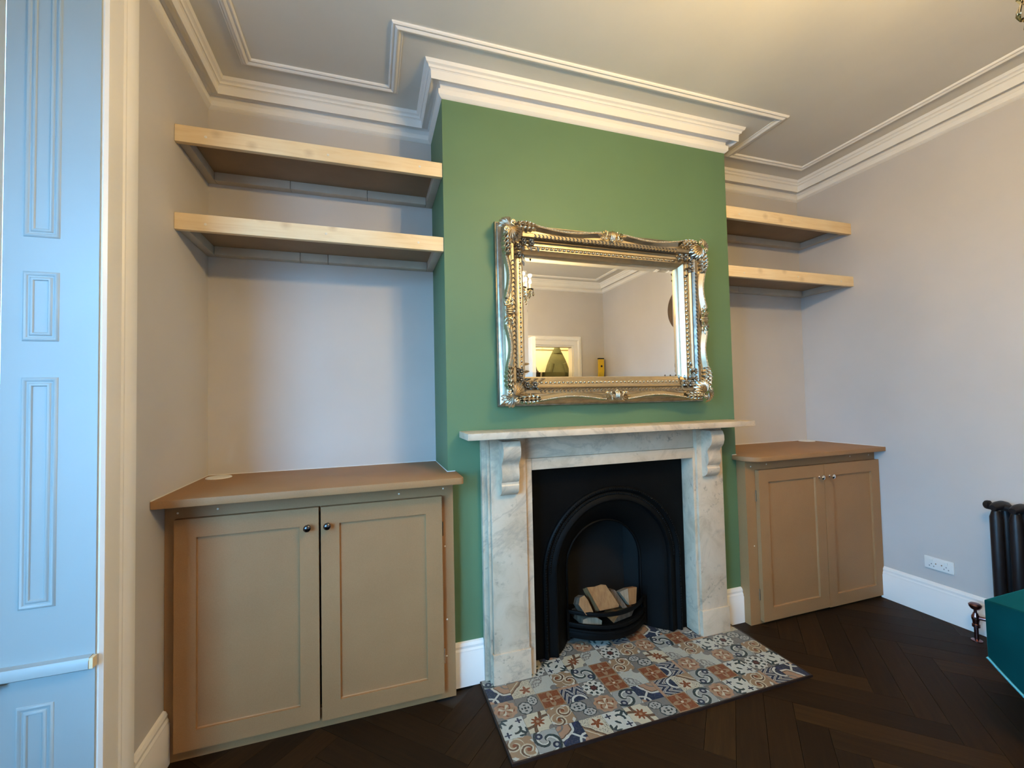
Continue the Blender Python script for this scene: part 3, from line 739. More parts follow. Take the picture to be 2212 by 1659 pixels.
MB().add(tri + [(x_+.004, y_+.045, z_-.016) for x_, y_, z_ in tri], [(0, 1, 2), (3, 5, 4), (0, 3, 4, 1), (1, 4, 5, 2), (2, 5, 3, 0)]).build('pale_split_face', M['logpale'], wedge)
quadlog('split_log', 'grey slanting split log between the square and the wedge logs', [(.835, .052, .150), (.858, .050, .152), (.815, .085, .226), (.792, .086, .232), (.786, .084, .215)], (.004, .045, -.012), (M['bark'], M['bark']))
quadlog('split_log', 'pale log end lying between the two bars of the grate', [(.622, .058, .0985), (.712, .040, .0985), (.716, .043, .118), (.690, .048, .134), (.650, .054, .138), (.626, .058, .130)], (-.002, .11, 0), (M['logpale'], M['bark']))
quadlog('split_log', 'dark brown log lying low behind the bars at right', [(.775, .038, .0985), (.890, .066, .0985), (.922, .084, .122), (.900, .078, .132), (.815, .054, .124)], (.0, .10, .0), (M['bark'], M['log']))

# ================================================================== HEARTH
HX0, HX1, HY0, HY1, HZ = .113, 1.404, -.446, .150, .0085
hearth = thing('tiled_hearth', 'patchwork patterned tile hearth in front of the fireplace', 'hearth', (.76, -.2, 0))
MB().box(HX0+.006, HX1-.006, HY0+.006, -.0015, .0002, HZ-.002).box(.355, 1.18, -.0015, .14, .0002, HZ-.002).build('mortar_bed', M['grout'], hearth)
MB().box(HX0, HX1, HY0, HY0+.0058, .0002, HZ+.001).box(HX0, HX0+.0058, HY0+.006, -.022, .0002, HZ+.001).box(HX1-.0058, HX1, HY0+.006, -.022, .0002, HZ+.001).build('edging_strip', M['darkedge'], hearth)
NX = 14; TP = (HX1-HX0-.012)/NX
LAY = [[5, 7, 2, 9, 4, 1, 6, 10, 7, 3, 4, 5, 8, 2],
       [4, 1, 5, 6, 3, 7, 2, 8, 9, 7, 10, 4, 11, 4],
       [3, 6, 10, 8, 11, 10, 12, 10, 8, 3, 12, 3, 7, 5],
       [2, 9, 12, 5, 7, 10, 5, 6, 1, 12, 5, 4, 11, 6],
       [7, 3, 11, 4, 1, 12, 11, 5, 3, 7, 10, 8, 3, 9],
       [1, 5, 8, 2, 6, 3, 4, 8, 10, 2, 6, 5, 12, 1]]
tile_mesh = {}
for r_ in range(6):
    for c_ in range(NX):
        x0 = HX0+.006+c_*TP; y0 = HY0+.006+r_*TP
        x1, y1 = x0+TP, y0+TP
        if y1 > -.002 and (x0 < .352 or x1 > 1.188):
            y1 = min(y1, -.002)
            if y1-y0 < .015: continue
        k = LAY[r_][c_]
        gp = .0006
        rotk = (r_*7+c_*3) % 4
        full = abs((y1-y0)-TP) < 1e-5
        key = (k, rotk) if full else None
        if key in tile_mesh:
            o = tile_mesh[key].copy(); COL.objects.link(o); o.parent = hearth; o.location = Vector(((x0+x1)/2, (y0+y1)/2, HZ-.006)) - WL[hearth]; continue
        cx_, cy_ = (x0+x1)/2, (y0+y1)/2
        def uvf(p, x0=x0, y0=y0, rk=rotk):
            u, v = (p.x-x0)/TP, (p.y-y0)/TP
            for _ in range(rk): u, v = v, 1-u
            return (u, v)
        o = MB().box(x0+gp, x1-gp, y0+gp, y1-gp, HZ-.006, HZ).build('tile', TM[k], hearth, uv=uvf, origin=(cx_, cy_, HZ-.006))
        if key: tile_mesh[key] = o

# ================================================================== ORNATE MIRROR
mir = thing('wall_mirror', 'large ornate silver-gilt framed mirror hanging over the mantel', 'mirror', (.75, -.002, 1.129))
OB = (.215, 1.287, 1.129, 1.929)                 # back plate
OF = (.234, 1.268, 1.147, 1.905)                 # outer edge of the front moulding
GI = (.338, 1.142, 1.256, 1.785)                 # visible glass
def rect(t_, A=OF, B=GI): return tuple(A[k]+(B[k]-A[k])*t_ for k in range(4))
def frame_loft(loops):
    """loops: [(rect, y)]"""
    mb = MB(); vs = []
    for (r, y_) in loops: vs += [(r[0], y_, r[2]), (r[1], y_, r[2]), (r[1], y_, r[3]), (r[0], y_, r[3])]
    return mb.add(vs, [(a*4+b, a*4+(b+1) % 4, (a+1)*4+(b+1) % 4, (a+1)*4+b) for a in range(len(loops)-1) for b in range(4)])
def ex(r, d): return (r[0]-d, r[1]+d, r[2]-d, r[3]+d)
frame_loft([(GI, -.003), (OB, -.003), (OB, -.016), (ex(OB, -.002), -.021), (ex(OB, -.006), -.022), (ex(OB, -.008), -.026), (ex(OB, -.014), -.030), (rect(.06), -.034)]).build('back_frame', M['giltdark'], mir, smooth=25)
frame_loft([(rect(.06), -.034), (rect(.05), -.040), (rect(.07), -.066), (rect(.16), -.070), (rect(.20), -.078), (rect(.30), -.079)]).build('outer_cove', M['giltflat'], mir, smooth=25)
frame_loft([(rect(.30), -.079), (rect(.33), -.083), (rect(.44), -.080), (rect(.52), -.071), (rect(.535), -.067)]).build('carved_band', M['giltdark'], mir, smooth=25)
frame_loft([(rect(.535), -.067), (rect(.56), -.068), (rect(.62), -.062), (rect(.66), -.061), (rect(.67), -.063), (rect(.70), -.063)]).build('inner_cove', M['giltflat'], mir, smooth=25)
frame_loft([(rect(.70), -.063), (rect(.71), -.056), (rect(.80), -.053), (rect(.81), -.056), (rect(.83), -.056), (rect(.955), -.040), (rect(.97), -.037), (rect(.99), -.026), (rect(1.0), -.0185)]).build('inner_slip', M['giltflat'], mir, smooth=25)
# glass with a bevelled border
bi = .020
gl = MB(); Gm = ex(GI, -bi)
gl.add([(Gm[0], -.0200, Gm[2]), (Gm[1], -.0200, Gm[2]), (Gm[1], -.0200, Gm[3]), (Gm[0], -.0200, Gm[3])], [(0, 1, 2, 3)])
go = gl.build('mirror_glass', M['mirror'], mir)
Ge = ex(GI, .0)
bv = MB(); A_ = [(Gm[0], Gm[2]), (Gm[1], Gm[2]), (Gm[1], Gm[3]), (Gm[0], Gm[3])]; B_ = [(Ge[0], Ge[2]), (Ge[1], Ge[2]), (Ge[1], Ge[3]), (Ge[0], Ge[3])]
bv.add([(x_, -.0200, z_) for x_, z_ in A_]+[(x_, -.0186, z_) for x_, z_ in B_], [(k, (k+1) % 4, 4+(k+1) % 4, 4+k) for k in range(4)]).build('bevelled_edge', M['mirror'], go)
MB().box(GI[0]-.004, GI[1]+.004, -.0150, -.004, GI[2]-.004, GI[3]+.004).build('backing_board', M['ply'], mir)
# bead row and carved leaves (small repeated relief, joined per side)
def side_pts(t_, n, inset):
    r = rect(t_); out = []
    for (ax0, az0, ax1, az1) in ((r[0], r[2], r[1], r[2]), (r[1], r[2], r[1], r[3]), (r[1], r[3], r[0], r[3]), (r[0], r[3], r[0], r[2])):
        L_ = math.hypot(ax1-ax0, az1-az0); k = max(2, int((L_-2*inset)/n)); dx, dz = (ax1-ax0)/L_, (az1-az0)/L_
        out.append([(ax0+dx*(inset+(L_-2*inset)*(i+.5)/k), az0+dz*(inset+(L_-2*inset)*(i+.5)/k), dx, dz) for i in range(k)])
    return out
for sd in side_pts(.755, .0205, .06):
    b = MB()
    for (x_, z_, dx, dz) in sd: b.ball((x_, -.0585, z_), .0062, 8, 5, (1.25 if abs(dx) > .5 else .8, .9, 1.25 if abs(dz) > .5 else .8))
    tag(b.build('bead_row', M['gilt'], mir, smooth=60), kind='stuff')
def blade(mb, base, d, L, wd, y0, h, bend=0.0, curl=0.0, nu=8, nv=6, lobes=0):
    """relief leaf on the frame face: base (x,z), direction d, length, width; h = relief"""
    d = Vector((d[0], d[1])).normalized(); nrm = Vector((-d.y, d.x)); base = Vector(base)
    def fn(u, v):
        s = u; wv = (math.sin(PI*min(1, .12+.88*s))**.8) * wd * .5
        if lobes: wv *= 1 + .22*math.sin(s*lobes*2*PI)
        c = (v-.5)*2
        ang_ = bend*s
        dd = Vector((d.x*math.cos(ang_)-d.y*math.sin(ang_), d.x*math.sin(ang_)+d.y*math.cos(ang_)))
        nn = Vector((-dd.y, dd.x))
        p = base + dd*(L*s) + nn*(wv*c)
        hh = h*(math.sin(PI*min(1, .1+.9*s))**.5)*(1-abs(c)**1.6) + h*.35*math.cos(c*PI*2.5)*(1-abs(c))*.6 + curl*s*s
        return (p.x, y0-hh, p.y)
    return mb.grid(fn, nu, nv)
for sd in side_pts(.40, .018, .10):
    b = MB()
    for i, (x_, z_, dx, dz) in enumerate(sd):
        for s in (-1, 1):
            blade(b, (x_, z_), (dx + s*.9*-dz*.9, dz + s*.9*dx*.9), .017, .008, -.0805, .004, 0, 0, 4, 4)
    tag(b.build('carved_leaf_row', M['giltdark'], mir, smooth=60), kind='stuff')
# outer scalloped rail with rope edge, two bays per side
def scallop(p0, p1, inward, dep):
    p0, p1 = Vector(p0), Vector(p1); iv = Vector(inward); n = 40; L_ = (p1-p0).length; dr = (p1-p0)/L_
    rail = MB(); rows = []; sec = [(-.004, -.060), (-.006, -.080), (-.001, -.092), (.006, -.094), (.014, -.086), (.022, -.078)]
    rope = []
    for k in range(n+1):
        s = k/n; off = dep*math.sin(PI*s)**1.3
        c = p0 + dr*(L_*s) + iv*off
        rows.append([(c.x+iv.x*a, y_, c.y+iv.y*a) for a, y_ in sec]); rope.append((c.x+iv.x*.001, -.0935, c.y+iv.y*.001))
    m_ = len(sec)
    rail.add([p for r in rows for p in r], [(a*m_+b, a*m_+b+1, (a+1)*m_+b+1, (a+1)*m_+b) for a in range(n) for b in range(m_-1)])
    ro = rail.build('scalloped_rail', M['giltflat'], mir, smooth=40)
    rb = MB(); nn = int(L_/.006)
    for k in range(nn):
        q = (k+.5)/nn*n; i = min(n-1, int(q)); f = q-i
        c = Vector(rope[i]).lerp(Vector(rope[i+1]), f); rb.ball(c, .0036, 6, 4, (1, 1, 1))
    tag(rb.build('rope_edge', M['gilt'], ro, smooth=60), kind='stuff')
xm, zm = (OF[0]+OF[1])/2, (OF[2]+OF[3])/2
CL = .135; HC = .055
for zz, iv in ((OF[3]-.004, (0, -1)), (OF[2]+.004, (0, 1))):
    scallop((OF[0]+CL, zz), (xm-HC, zz), iv, .016); scallop((xm+HC, zz), (OF[1]-CL, zz), iv, .016)
for xx, iv in ((OF[0]+.004, (1, 0)), (OF[1]-.004, (-1, 0))):
    scallop((xx, OF[2]+CL), (xx, zm-HC), iv, .016); scallop((xx, zm+HC), (xx, OF[3]-CL), iv, .016)
# corner ornaments
def scroll(mb, c, r0, turns, a0, y_, tr, sgn=1):
    n = 26; pts = []; rs = []
    for k in range(n+1):
        s = k/n; a_ = a0+sgn*turns*2*PI*s; r = r0*(1-.82*s)
        pts.append((c[0]+r*math.cos(a_), y_-.004*s, c[1]+r*math.sin(a_))); rs.append(tr*(1-.35*s))
    mb.tube(pts, rs, 7); mb.ball(pts[-1], tr*1.5, 8, 5)
def rosette(mb, c, r, y_, petals=6):
    def fn(u, v):
        a_ = 2*PI*u; rr = r*v*(1+.18*math.cos(petals*a_)*v)
        h = .011*math.sin(PI*min(1, v*.98))**.7*(.75+.25*math.cos(petals*a_)) + .003*math.cos(v*3*PI)
        return (c[0]+rr*math.cos(a_), y_-h, c[1]+rr*math.sin(a_))
    mb.grid(fn, 30, 7, cu=True); mb.ball((c[0], y_-.009, c[1]), r*.3, 8, 5)
def acanthus(mb, base, d, L_, wd, y0, h, lob):
    """fat lobed leaf mass, ribs fanning from its spine"""
    d = Vector(d).normalized(); nrm = Vector((-d.y, d.x)); base = Vector(base)
    def fn(u, v):
        s = u; c = (v-.5)*2
        env = (.42+.58*math.sin(PI*(.12+.80*s)))*wd*.5
        edge = 1+.16*math.sin(s*lob*2*PI+abs(c)*2.2)
        p = base + d*(L_*s + .010*math.sin(abs(c)*2)*(1-s)) + nrm*(env*c*edge)
        rib = math.cos((s*lob - abs(c)*.75)*2*PI)
        hh = h*(1-abs(c)**2.4)*(.62+.38*math.sin(PI*min(1, s*1.05))) + h*.26*rib*(.35+.65*abs(c))*(1-abs(c)**5) + .2*h*math.cos(c*PI*3)
        return (p.x, y0-hh, p.y)
    mb.grid(fn, 54, 20)
def shell(mb, c, d, r, y0, h, ribs=7, spread=1.15):
    d = Vector(d).normalized(); a0 = math.atan2(d.y, d.x)
    def fn(u, v):
        a_ = (u-.5)*2*spread; rr = r*v*(1+.07*math.cos(ribs*2*PI*u+PI))
        hh = h*(math.sin(PI*.5*min(1, 1.15-v*.8))*.75+.25) + h*.3*math.cos(ribs*2*PI*u)*v - h*.55*v**6
        return (c[0]+rr*math.cos(a0+a_), y0-hh, c[1]+rr*math.sin(a0+a_))
    mb.grid(fn, ribs*8, 10)
def corner(cx_, cz_, sx, sz):
    o = MB()
    shell(o, (cx_+sx*.026, cz_+sz*.030), (-sx, -sz), .045, -.088, .016, 6, 1.0)
    scroll(o, (cx_+sx*.044, cz_+sz*.012), .012, 1.3, PI/2*sz, -.104, .0042, sx*sz)
    scroll(o, (cx_+sx*.012, cz_+sz*.046), .012, 1.3, 0 if sx > 0 else PI, -.104, .0042, -sx*sz)
    a1 = MB()
    acanthus(a1, (cx_+sx*.046, cz_+sz*.017), (sx, sz*.02), .104, .044, -.086, .026, 5)
    a2 = MB(); acanthus(a2, (cx_+sx*.016, cz_+sz*.050), (sx*.02, sz), .104, .042, -.086, .026, 5)
    in_ = MB(); shell(in_, (cx_+sx*.034, cz_+sz*.037), (sx, sz), .058, -.082, .024, 8, 1.25)
    root = o.build('corner_shell', M['gilt'], mir, smooth=55)
    a1.build('acanthus_leaf', M['gilt'], root, smooth=55); a2.build('acanthus_leaf', M['gilt'], root, smooth=55)
    in_.build('inner_shell', M['gilt'], root, smooth=55)
    for hv in (0, 1):
        f = MB()
        for k, (t1, t2) in enumerate(((.100, .078), (.135, .079))):
            c = (cx_+sx*t1, cz_+sz*t2) if hv == 0 else (cx_+sx*t2*.94, cz_+sz*t1)
            rosette(f, c, .0165, -.068)
        for k in range(6):
            t1 = .082+.016*k; t2 = .078+(.018 if k % 2 else -.012)
            b_ = (cx_+sx*t1, cz_+sz*t2) if hv == 0 else (cx_+sx*t2*.94, cz_+sz*t1)
            dd = (sx*.8, sz*(.9 if k % 2 else -.7)) if hv == 0 else (sx*(.9 if k % 2 else -.7), sz*.8)
            blade(f, b_, dd, .024, .011, -.068, .007, .5*(-1)**k, .002)
        f.build('flower_spray', M['giltdark'], root, smooth=55)
corner(OF[0]-.004, OF[3]+.006, 1, -1); corner(OF[1]+.004, OF[3]+.006, -1, -1)
corner(OF[0]-.004, OF[2]-.006, 1, 1); corner(OF[1]+.004, OF[2]-.006, -1, 1)
# centre palmettes
def palmette(c, tdir, odir):
    tdir, odir, c = Vector(tdir), Vector(odir), Vector(c); o = MB()
    for k in range(-4, 5):
        a_ = k*.26; d = odir*math.cos(a_)+tdir*math.sin(a_)
        b_ = c + tdir*(.0042*k) - odir*.012
        blade(o, b_, d, .030-.0016*abs(k), .0075, -.090, .007, -.18*k*(1 if tdir.x*odir.y-tdir.y*odir.x > 0 else -1)*-1, .005)
    for s in (-1, 1):
        q = c + tdir*(s*.040) - odir*.004
        n = 22; pts = []
        for k in range(n+1):
            u = k/n; a_ = u*4.6; r = .017*(1-.6*u)
            p = q + tdir*(s*(-.015+.030*u - r*math.sin(a_)*.35)) - odir*(.014*u) + odir*(r*math.cos(a_))
            pts.append((p.x, -.092, p.y))
        o.tube(pts, [.0038*(1-.3*k/n) for k in range(n+1)], 7)
        for w_ in (.030, .048): 
            p = c + tdir*(s*w_) - odir*.020; o.ball((p.x, -.093, p.y), .0052, 8, 5)
        for k in range(4):
            b_ = c + tdir*(s*(.018+.010*k)) + odir*(.004-.004*k); blade(o, b_, tdir*s+odir*(.75-.2*k), .026, .008, -.088, .006, 0, .003)
    for s in (-.008, 0, .008):
        p0, p1 = c + tdir*s - odir*.026, c + tdir*s + odir*.004; o.tube([(p0.x, -.090, p0.y), ((p0.x+p1.x)/2, -.101, (p0.y+p1.y)/2), (p1.x, -.096, p1.y)], .0036, 7)
    o.ball(((c-odir*.028).x, -.092, (c-odir*.028).y), .006, 8, 5)
    o.build('palmette', M['gilt'], mir, smooth=55)
palmette((xm, OF[3]-.010), (1, 0), (0, 1)); palmette((xm, OF[2]+.014), (1, 0), (0, 1) if False else (0, -1))
palmette((OF[0]+.012, zm), (0, 1), (-1, 0)); palmette((OF[1]-.012, zm), (0, 1), (1, 0))

# ================================================================== RIGHT WALL THINGS
M['slot'] = simple('grey_slot', (0.30, 0.30, 0.30), 0.6)
so = thing('double_socket', 'white double electrical socket low on the right wall', 'socket', (XR-.004, -.334, .240))
MB().box(XR-.009, XR-.0005, -.395, -.275, .240, .300).build('face_plate', M['plastic'], so, bevel=.002)
for yy_ in (-.365, -.305):
    MB().box(XR-.0125, XR-.009, yy_-.007, yy_+.007, .279, .291).build('rocker_switch', M['plastic'], so, bevel=.001)
    hh = MB()
    for a_, b_ in ((0, .266), (-.009, .255), (.009, .255)): hh.box(XR-.0094, XR-.0090, yy_+a_-.0022, yy_+a_+.0022, b_-.003, b_+.003)
    hh.build('pin_slots', M['slot'], so)
for yy_ in (-.347, -.323): MB().lathe([(0, .0012), (.0028, .001), (.003, 0)], (XR-.009, yy_, .270), (-1, 0, 0), 10).build('screw', M['chrome'], so)
rad = thing('column_radiator', 'dark bronze column radiator against the right wall', 'radiator', (2.37, -1.0, 0))
NS, PY = 14, .062
for k in range(NS):
    yc = -.607 - PY*k; sec = MB()
    for xo in (2.335, 2.405): sec.tube([(xo, yc, .120), (xo, yc, .150), (xo, yc, .590), (xo, yc, .618)], [.013, .021, .021, .013], 10)
    n = 20
    for zc_, hh in ((.632, .022), (.112, .022)):
        pts = []; rs = []
        for i in range(13):
            s = i/12; pts.append((2.313+.114*s, yc, zc_+.006*math.sin(PI*s))); rs.append(hh*(math.sin(PI*(.08+.84*s))**.35)*.92)
        sec.tube(pts, rs, 10)
    sec.build('radiator_section', M['radiator'], rad, smooth=50)
for zc_ in (.632, .112): MB().tube([(2.37, -.588, zc_), (2.37, -.607-PY*(NS-1)-.012, zc_)], .015, 12).build('manifold', M['radiator'], rad, smooth=50)
MB().lathe([(0, .020), (.010, .020), (.017, .015), (.020, .008), (.020, .0), (.013, -.004), (.013, -.012)], (2.37, -.572, .632), (0, 1, 0), 16).build('end_cap', M['radiator'], rad, smooth=50)
for k in (0, NS-1):
    for xo in (2.335, 2.405): MB().lathe([(.020, 0), (.017, .012), (.011, .03), (.012, .11)], (xo, -.607-PY*k, 0), (0, 0, 1), 12).build('foot', M['radiator'], rad, smooth=50)
vl = thing('radiator_valve', 'copper radiator valve with wheel head by the skirting', 'valve', (2.345, -.515, 0))
VX, VY = 2.345, -.513
MB().lathe([(.008, .001), (.008, .075)], (VX, VY, 0), (0, 0, 1), 14).build('tail_pipe', M['valve'], vl, smooth=40)
MB().lathe([(.020, .0005), (.020, .004), (.009, .008)], (VX, VY, 0), (0, 0, 1), 18).build('floor_collar', M['valve'], vl, smooth=40)
MB().lathe([(.009, .060), (.014, .064), (.014, .076), (.011, .079), (.0125, .092), (.015, .1), (.015, .112), (.010, .122), (.0087, .128)], (VX, VY, 0), (0, 0, 1), 16).build('valve_body', M['valve'], vl, smooth=40)
MB().tube([(VX, VY, .106), (VX+.006, VY-.03, .110), (2.366, -.575, .112)], .0085, 10).build('union_pipe', M['valve'], vl, smooth=40)
MB().lathe([(.006, .128), (.006, .140), (.016, .146), (.022, .156), (.023, .164), (.016, .171), (.0, .173)], (VX, VY, 0), (0, 0, 1), 18).build('wheel_head', M['valve'], vl, smooth=40)
MB().lathe([(.0, .006), (.005, .005), (.006, 0)], (VX-.013, VY-.004, .106), (-1, 0, 0), 12).build('bleed_screw', M['chrome'], vl, smooth=40)
# disc on the right wall (seen in the mirror)
dsc = thing('round_wall_plaque', 'round dark brown wooden plaque on the wall, seen at the mirror edge', 'wall plaque', (XR, -1.514, 1.75))
MB().lathe([(0, .012), (.150, .012), (.165, .018), (.185, .026), (.200, .024), (.209, .014), (.209, .0005)], (XR, -1.514, 1.96), (-1, 0, 0), 56).build('plaque_body', M['brownwood'], dsc, smooth=35)
# ---- teal seat at right
ch = thing('velvet_chaise', 'teal green velvet chaise end with satin piping at the right edge', 'chaise', (2.0, -1.2, 0))
SX, SY, SZ = 1.636, -.878, .460
side = [(SY, SZ), (SY-.001, .272)]
for k in range(13):
    s = k/12; side.append((SY-.006-.30*s, .268-.19*(1-(1-s)**1.6)))
side += [(SY-.95, .075), (SY-.95, SZ)]
MB().prism(side, SX, SX+.62, 'x').build('upholstered_body', M['velvet'], ch, bevel=.012, seg=4)
MB().tube([(SX-.001, y_, z_) for y_, z_ in side[1:-2]], .0042, 8).build('piping', M['piping'], ch, smooth=50)
MB().box(SX+.05, SX+.55, SY-.93, SY-.10, .055, .110).build('recessed_plinth', M['velvet'], ch)
for fx in (SX+.09, SX+.51):
    for fy in (SY-.14, SY-.88): MB().lathe([(.012, 0), (.020, .056)], (fx, fy, 0), (0, 0, 1), 12).build('leg', M['brownwood'], ch, smooth=40)

# ================================================================== CHANDELIER
CHX, CHY = .772, -1.465
chn = thing('crystal_chandelier', 'lit crystal chandelier with candle bulbs hanging from the ceiling', 'chandelier', (CHX, CHY, H))
MB().lathe([(.065, 0), (.065, -.006), (.055, -.014), (.03, -.022), (.012, -.034), (.006, -.04)], (CHX, CHY, H), (0, 0, 1), 28).build('ceiling_canopy', M['brass'], chn, smooth=40)
MB().tube([(CHX, CHY, H-.036), (CHX, CHY, 2.16)], .005, 8).build('stem', M['brass'], chn, smooth=40)
MB().lathe([(.004, 2.19), (.020, 2.17), (.024, 2.15), (.014, 2.12), (.010, 2.06), (.022, 2.02), (.034, 1.99), (.034, 1.975), (.02, 1.955), (.006, 1.945), (0, 1.94)], (CHX, CHY, 0), (0, 0, 1), 20).build('centre_column', M['brass'], chn, smooth=40)
def drop_mesh():
    mb = MB(); mb.lathe([(0, 0), (.0035, -.004), (.0095, -.018), (.0105, -.026), (.006, -.036), (0, -.041)], (0, 0, 0), (0, 0, 1), 6); mb.lathe([(0, .014), (.0045, .008), (.0045, .004), (0, -.001)], (0, 0, 0), (0, 0, 1), 6)
    return mb
dproto = None
def drop(x_, y_, z_, parent):
    global dproto
    if dproto is None:
        dproto = drop_mesh().build('crystal_drop', M['crystal'], None, origin=(0, 0, 0)); o = dproto
    else: o = dproto.copy(); COL.objects.link(o)
    o.parent = parent; o.location = Vector((x_, y_, z_)) - WL[parent]
NA = 5; RA = .14
for k in range(NA):
    a_ = 2*PI*k/NA + .35; cx_, sy_ = math.cos(a_), math.sin(a_)
    pts = [(CHX+cx_*r, CHY+sy_*r, z) for r, z in ((.018, 2.0), (.05, 1.968), (.085, 1.965), (.115, 1.985), (RA, 2.012))]
    arm = MB().tube(pts, .0045, 8).build('arm', M['brass'], chn, smooth=50)
    ex_, ey_ = CHX+cx_*RA, CHY+sy_*RA
    MB().lathe([(.004, 2.008), (.018, 2.012), (.027, 2.020), (.028, 2.022), (.016, 2.018), (.006, 2.016)], (ex_, ey_, 0), (0, 0, 1), 18).build('drip_pan', M['crystal'], arm, smooth=40)
    MB().lathe([(.0085, 2.016), (.0085, 2.060), (0, 2.061)], (ex_, ey_, 0), (0, 0, 1), 12).build('candle_sleeve', M['plastic'], arm, smooth=40)
    MB().lathe([(.005, 2.060), (.0105, 2.070), (.0115, 2.079), (.007, 2.095), (.002, 2.108), (0, 2.110)], (ex_, ey_, 0), (0, 0, 1), 12).build('candle_bulb', M['bulb'], arm, smooth=60)
    li = bpy.data.lights.new('candle_light', 'POINT'); li.energy = BULB_W; li.color = BULB_C; li.shadow_soft_size = .014
    lo = bpy.data.objects.new('candle_light', li); COL.objects.link(lo); lo.parent = chn; lo.location = Vector((ex_+cx_*.0, ey_, 2.128)) - WL[chn]
    for q in range(4):
        b_ = a_+q*PI/2; drop(ex_+.024*math.cos(b_), ey_+.024*math.sin(b_), 2.004, chn)
    for q in range(5):   # swag towards the next arm
        s = (q+.5)/5; n_ = 2*PI*(k+1)/NA+.35
        px = ex_*(1-s)+(CHX+math.cos(n_)*RA)*s; py = ey_*(1-s)+(CHY+math.sin(n_)*RA)*s
        drop(px, py, 2.002-.045*math.sin(PI*s), chn)
for r, n, z in ((.105, 12, 1.935), (.092, 11, 1.870), (.078, 10, 1.805)):
    MB().tube([(CHX+r*math.cos(2*PI*i/24), CHY+r*math.sin(2*PI*i/24), z+.016) for i in range(24)], .0022, 6, True).build('drop_ring', M['brass'], chn, smooth=60)
    for k in range(n): drop(CHX+r*math.cos(2*PI*k/n+.2), CHY+r*math.sin(2*PI*k/n+.2), z, chn)
MB().tube([(CHX, CHY, 1.945), (CHX, CHY, 1.765)], .002, 6).build('finial_rod', M['brass'], chn)
MB().lathe([(0, 1.775), (.006, 1.768), (.017, 1.748), (.017, 1.74), (.008, 1.725), (0, 1.72)], (CHX, CHY, 0), (0, 0, 1), 8).build('finial_ball', M['crystal'], chn)

# ================================================================== REAR OF THE ROOM (seen in the mirror)
AP = [(0, 0), (.012, 0), (.014, .012), (.014, .052), (.020, .058), (.024, .068), (.024, .080), (.018, .086), (.018, .098), (.010, .106), (0, .108)]
def doorcase():
    mb = MB(); path = [(DX0-.0, 0), (DX0-.0, DH), (DX1, DH), (DX1, 0)]
    sg = [(-1, 0), (-1, 1), (1, 1), (1, 0)]
    vs = []
    for (px, pz), (ax_, az_) in zip(path, sg):
        for o, s in AP: vs.append((px+ax_*s, YB+o, pz+az_*s if az_ else 0))
    n = len(AP)
    mb.add(vs, [(a*n+i, a*n+i+1, (a+1)*n+i+1, (a+1)*n+i) for a in range(3) for i in range(n-1)])
    return mb
struct('trim_7', doorcase(), M['white'], 'white moulded architrave round the doorway, seen in the mirror', 'architrave', smooth=30)
dl = MB().box(DX0, DX0+.018, YB-T, YB, 0, DH).box(DX1-.018, DX1, YB-T, YB, 0, DH).box(DX0+.018, DX1-.018, YB-T, YB, DH-.018, DH)
struct('trim_8', dl, M['white'], 'white lining inside the doorway, seen in the mirror', 'door lining')
dr = thing('door_1', 'white panelled door standing open into the room, seen in the mirror', 'door', (DX0-.02, YB+.4, 0), kind='structure')
dx0, dx1 = DX0-.040, DX0-.004; y0, y1 = YB+.035, YB+.035+.745
lf_ = MB().box(dx0, dx1, y0, y0+.10, .008, DH-.022).box(dx0, dx1, y1-.10, y1, .008, DH-.022).box(dx0, dx1, (y0+y1)/2-.045, (y0+y1)/2+.045, .008, DH-.022)
for z0, z1 in ((.008, .20), (.80, .93), (DH-.13, DH-.022)): lf_.box(dx0+.0003, dx1-.0003, y0+.10, y1-.10, z0, z1)
lf_.build('door_leaf', M['white'], dr)
for (a, b) in ((y0+.1, (y0+y1)/2-.045), ((y0+y1)/2+.045, y1-.1)):
    for z0, z1 in ((.20, .80), (.93, DH-.13)): MB().box(dx0+.012, dx1-.012, a, b, z0, z1).build('door_panel', M['white'], dr)
for s, xx in ((-1, dx0), (1, dx1)): MB().lathe([(.010, 0), (.010, .02), (.024, .03), (.026, .044), (.014, .052), (0, .054)], (xx, y1-.05, .86), (s, 0, 0), 18).build('door_knob', M['brass'], dr, smooth=40)
# hall
HY = -4.05
struct('floor_hall', MB().box(.6, 2.9, HY-.1, YB-T-.0005, -.06, 0), M['fa'], 'dark wooden hall floor beyond the doorway', 'floor')
struct('wall_hall', MB().box(.6, 2.9, HY-.1, HY, 0, 2.5), M['hallwall'], 'cream hall wall behind the hanging coats', 'wall')
struct('wall_hall_left', MB().box(.5, .6, HY, YB-T-.0005, 0, 2.5), M['hallwall'], 'cream side wall of the hall, near the door hinge', 'wall')
struct('wall_hall_right', MB().box(2.9, 3.0, HY, YB-T-.0005, 0, 2.5).box(XR+T+.0005, 3.0, YB-T, YB-.02, 0, 2.5), M['hallwall'], 'cream side wall at the far end of the hall', 'wall')
struct('ceiling_hall', MB().box(.5, 3.0, HY-.1, YB-T-.0005, 2.5, 2.56), M['hallwall'], 'cream hall ceiling', 'ceiling')
rl = thing('coat_rail', 'cream wooden coat rail with pegs on the hall wall', 'coat rail', (2.3, HY+.01, 1.86))
MB().box(1.75, 2.88, HY+.0005, HY+.018, 1.86, 1.94).build('rail_board', M['hallwall'], rl, bevel=.003)
for px in (1.845, 2.05, 2.255, 2.50, 2.72): MB().lathe([(.007, 0), (.006, .05), (.013, .06), (.010, .07), (0, .072)], (px, HY+.018, 1.90), (0, 1, .25), 12).build('peg', M['brownwood'], rl, smooth=40)
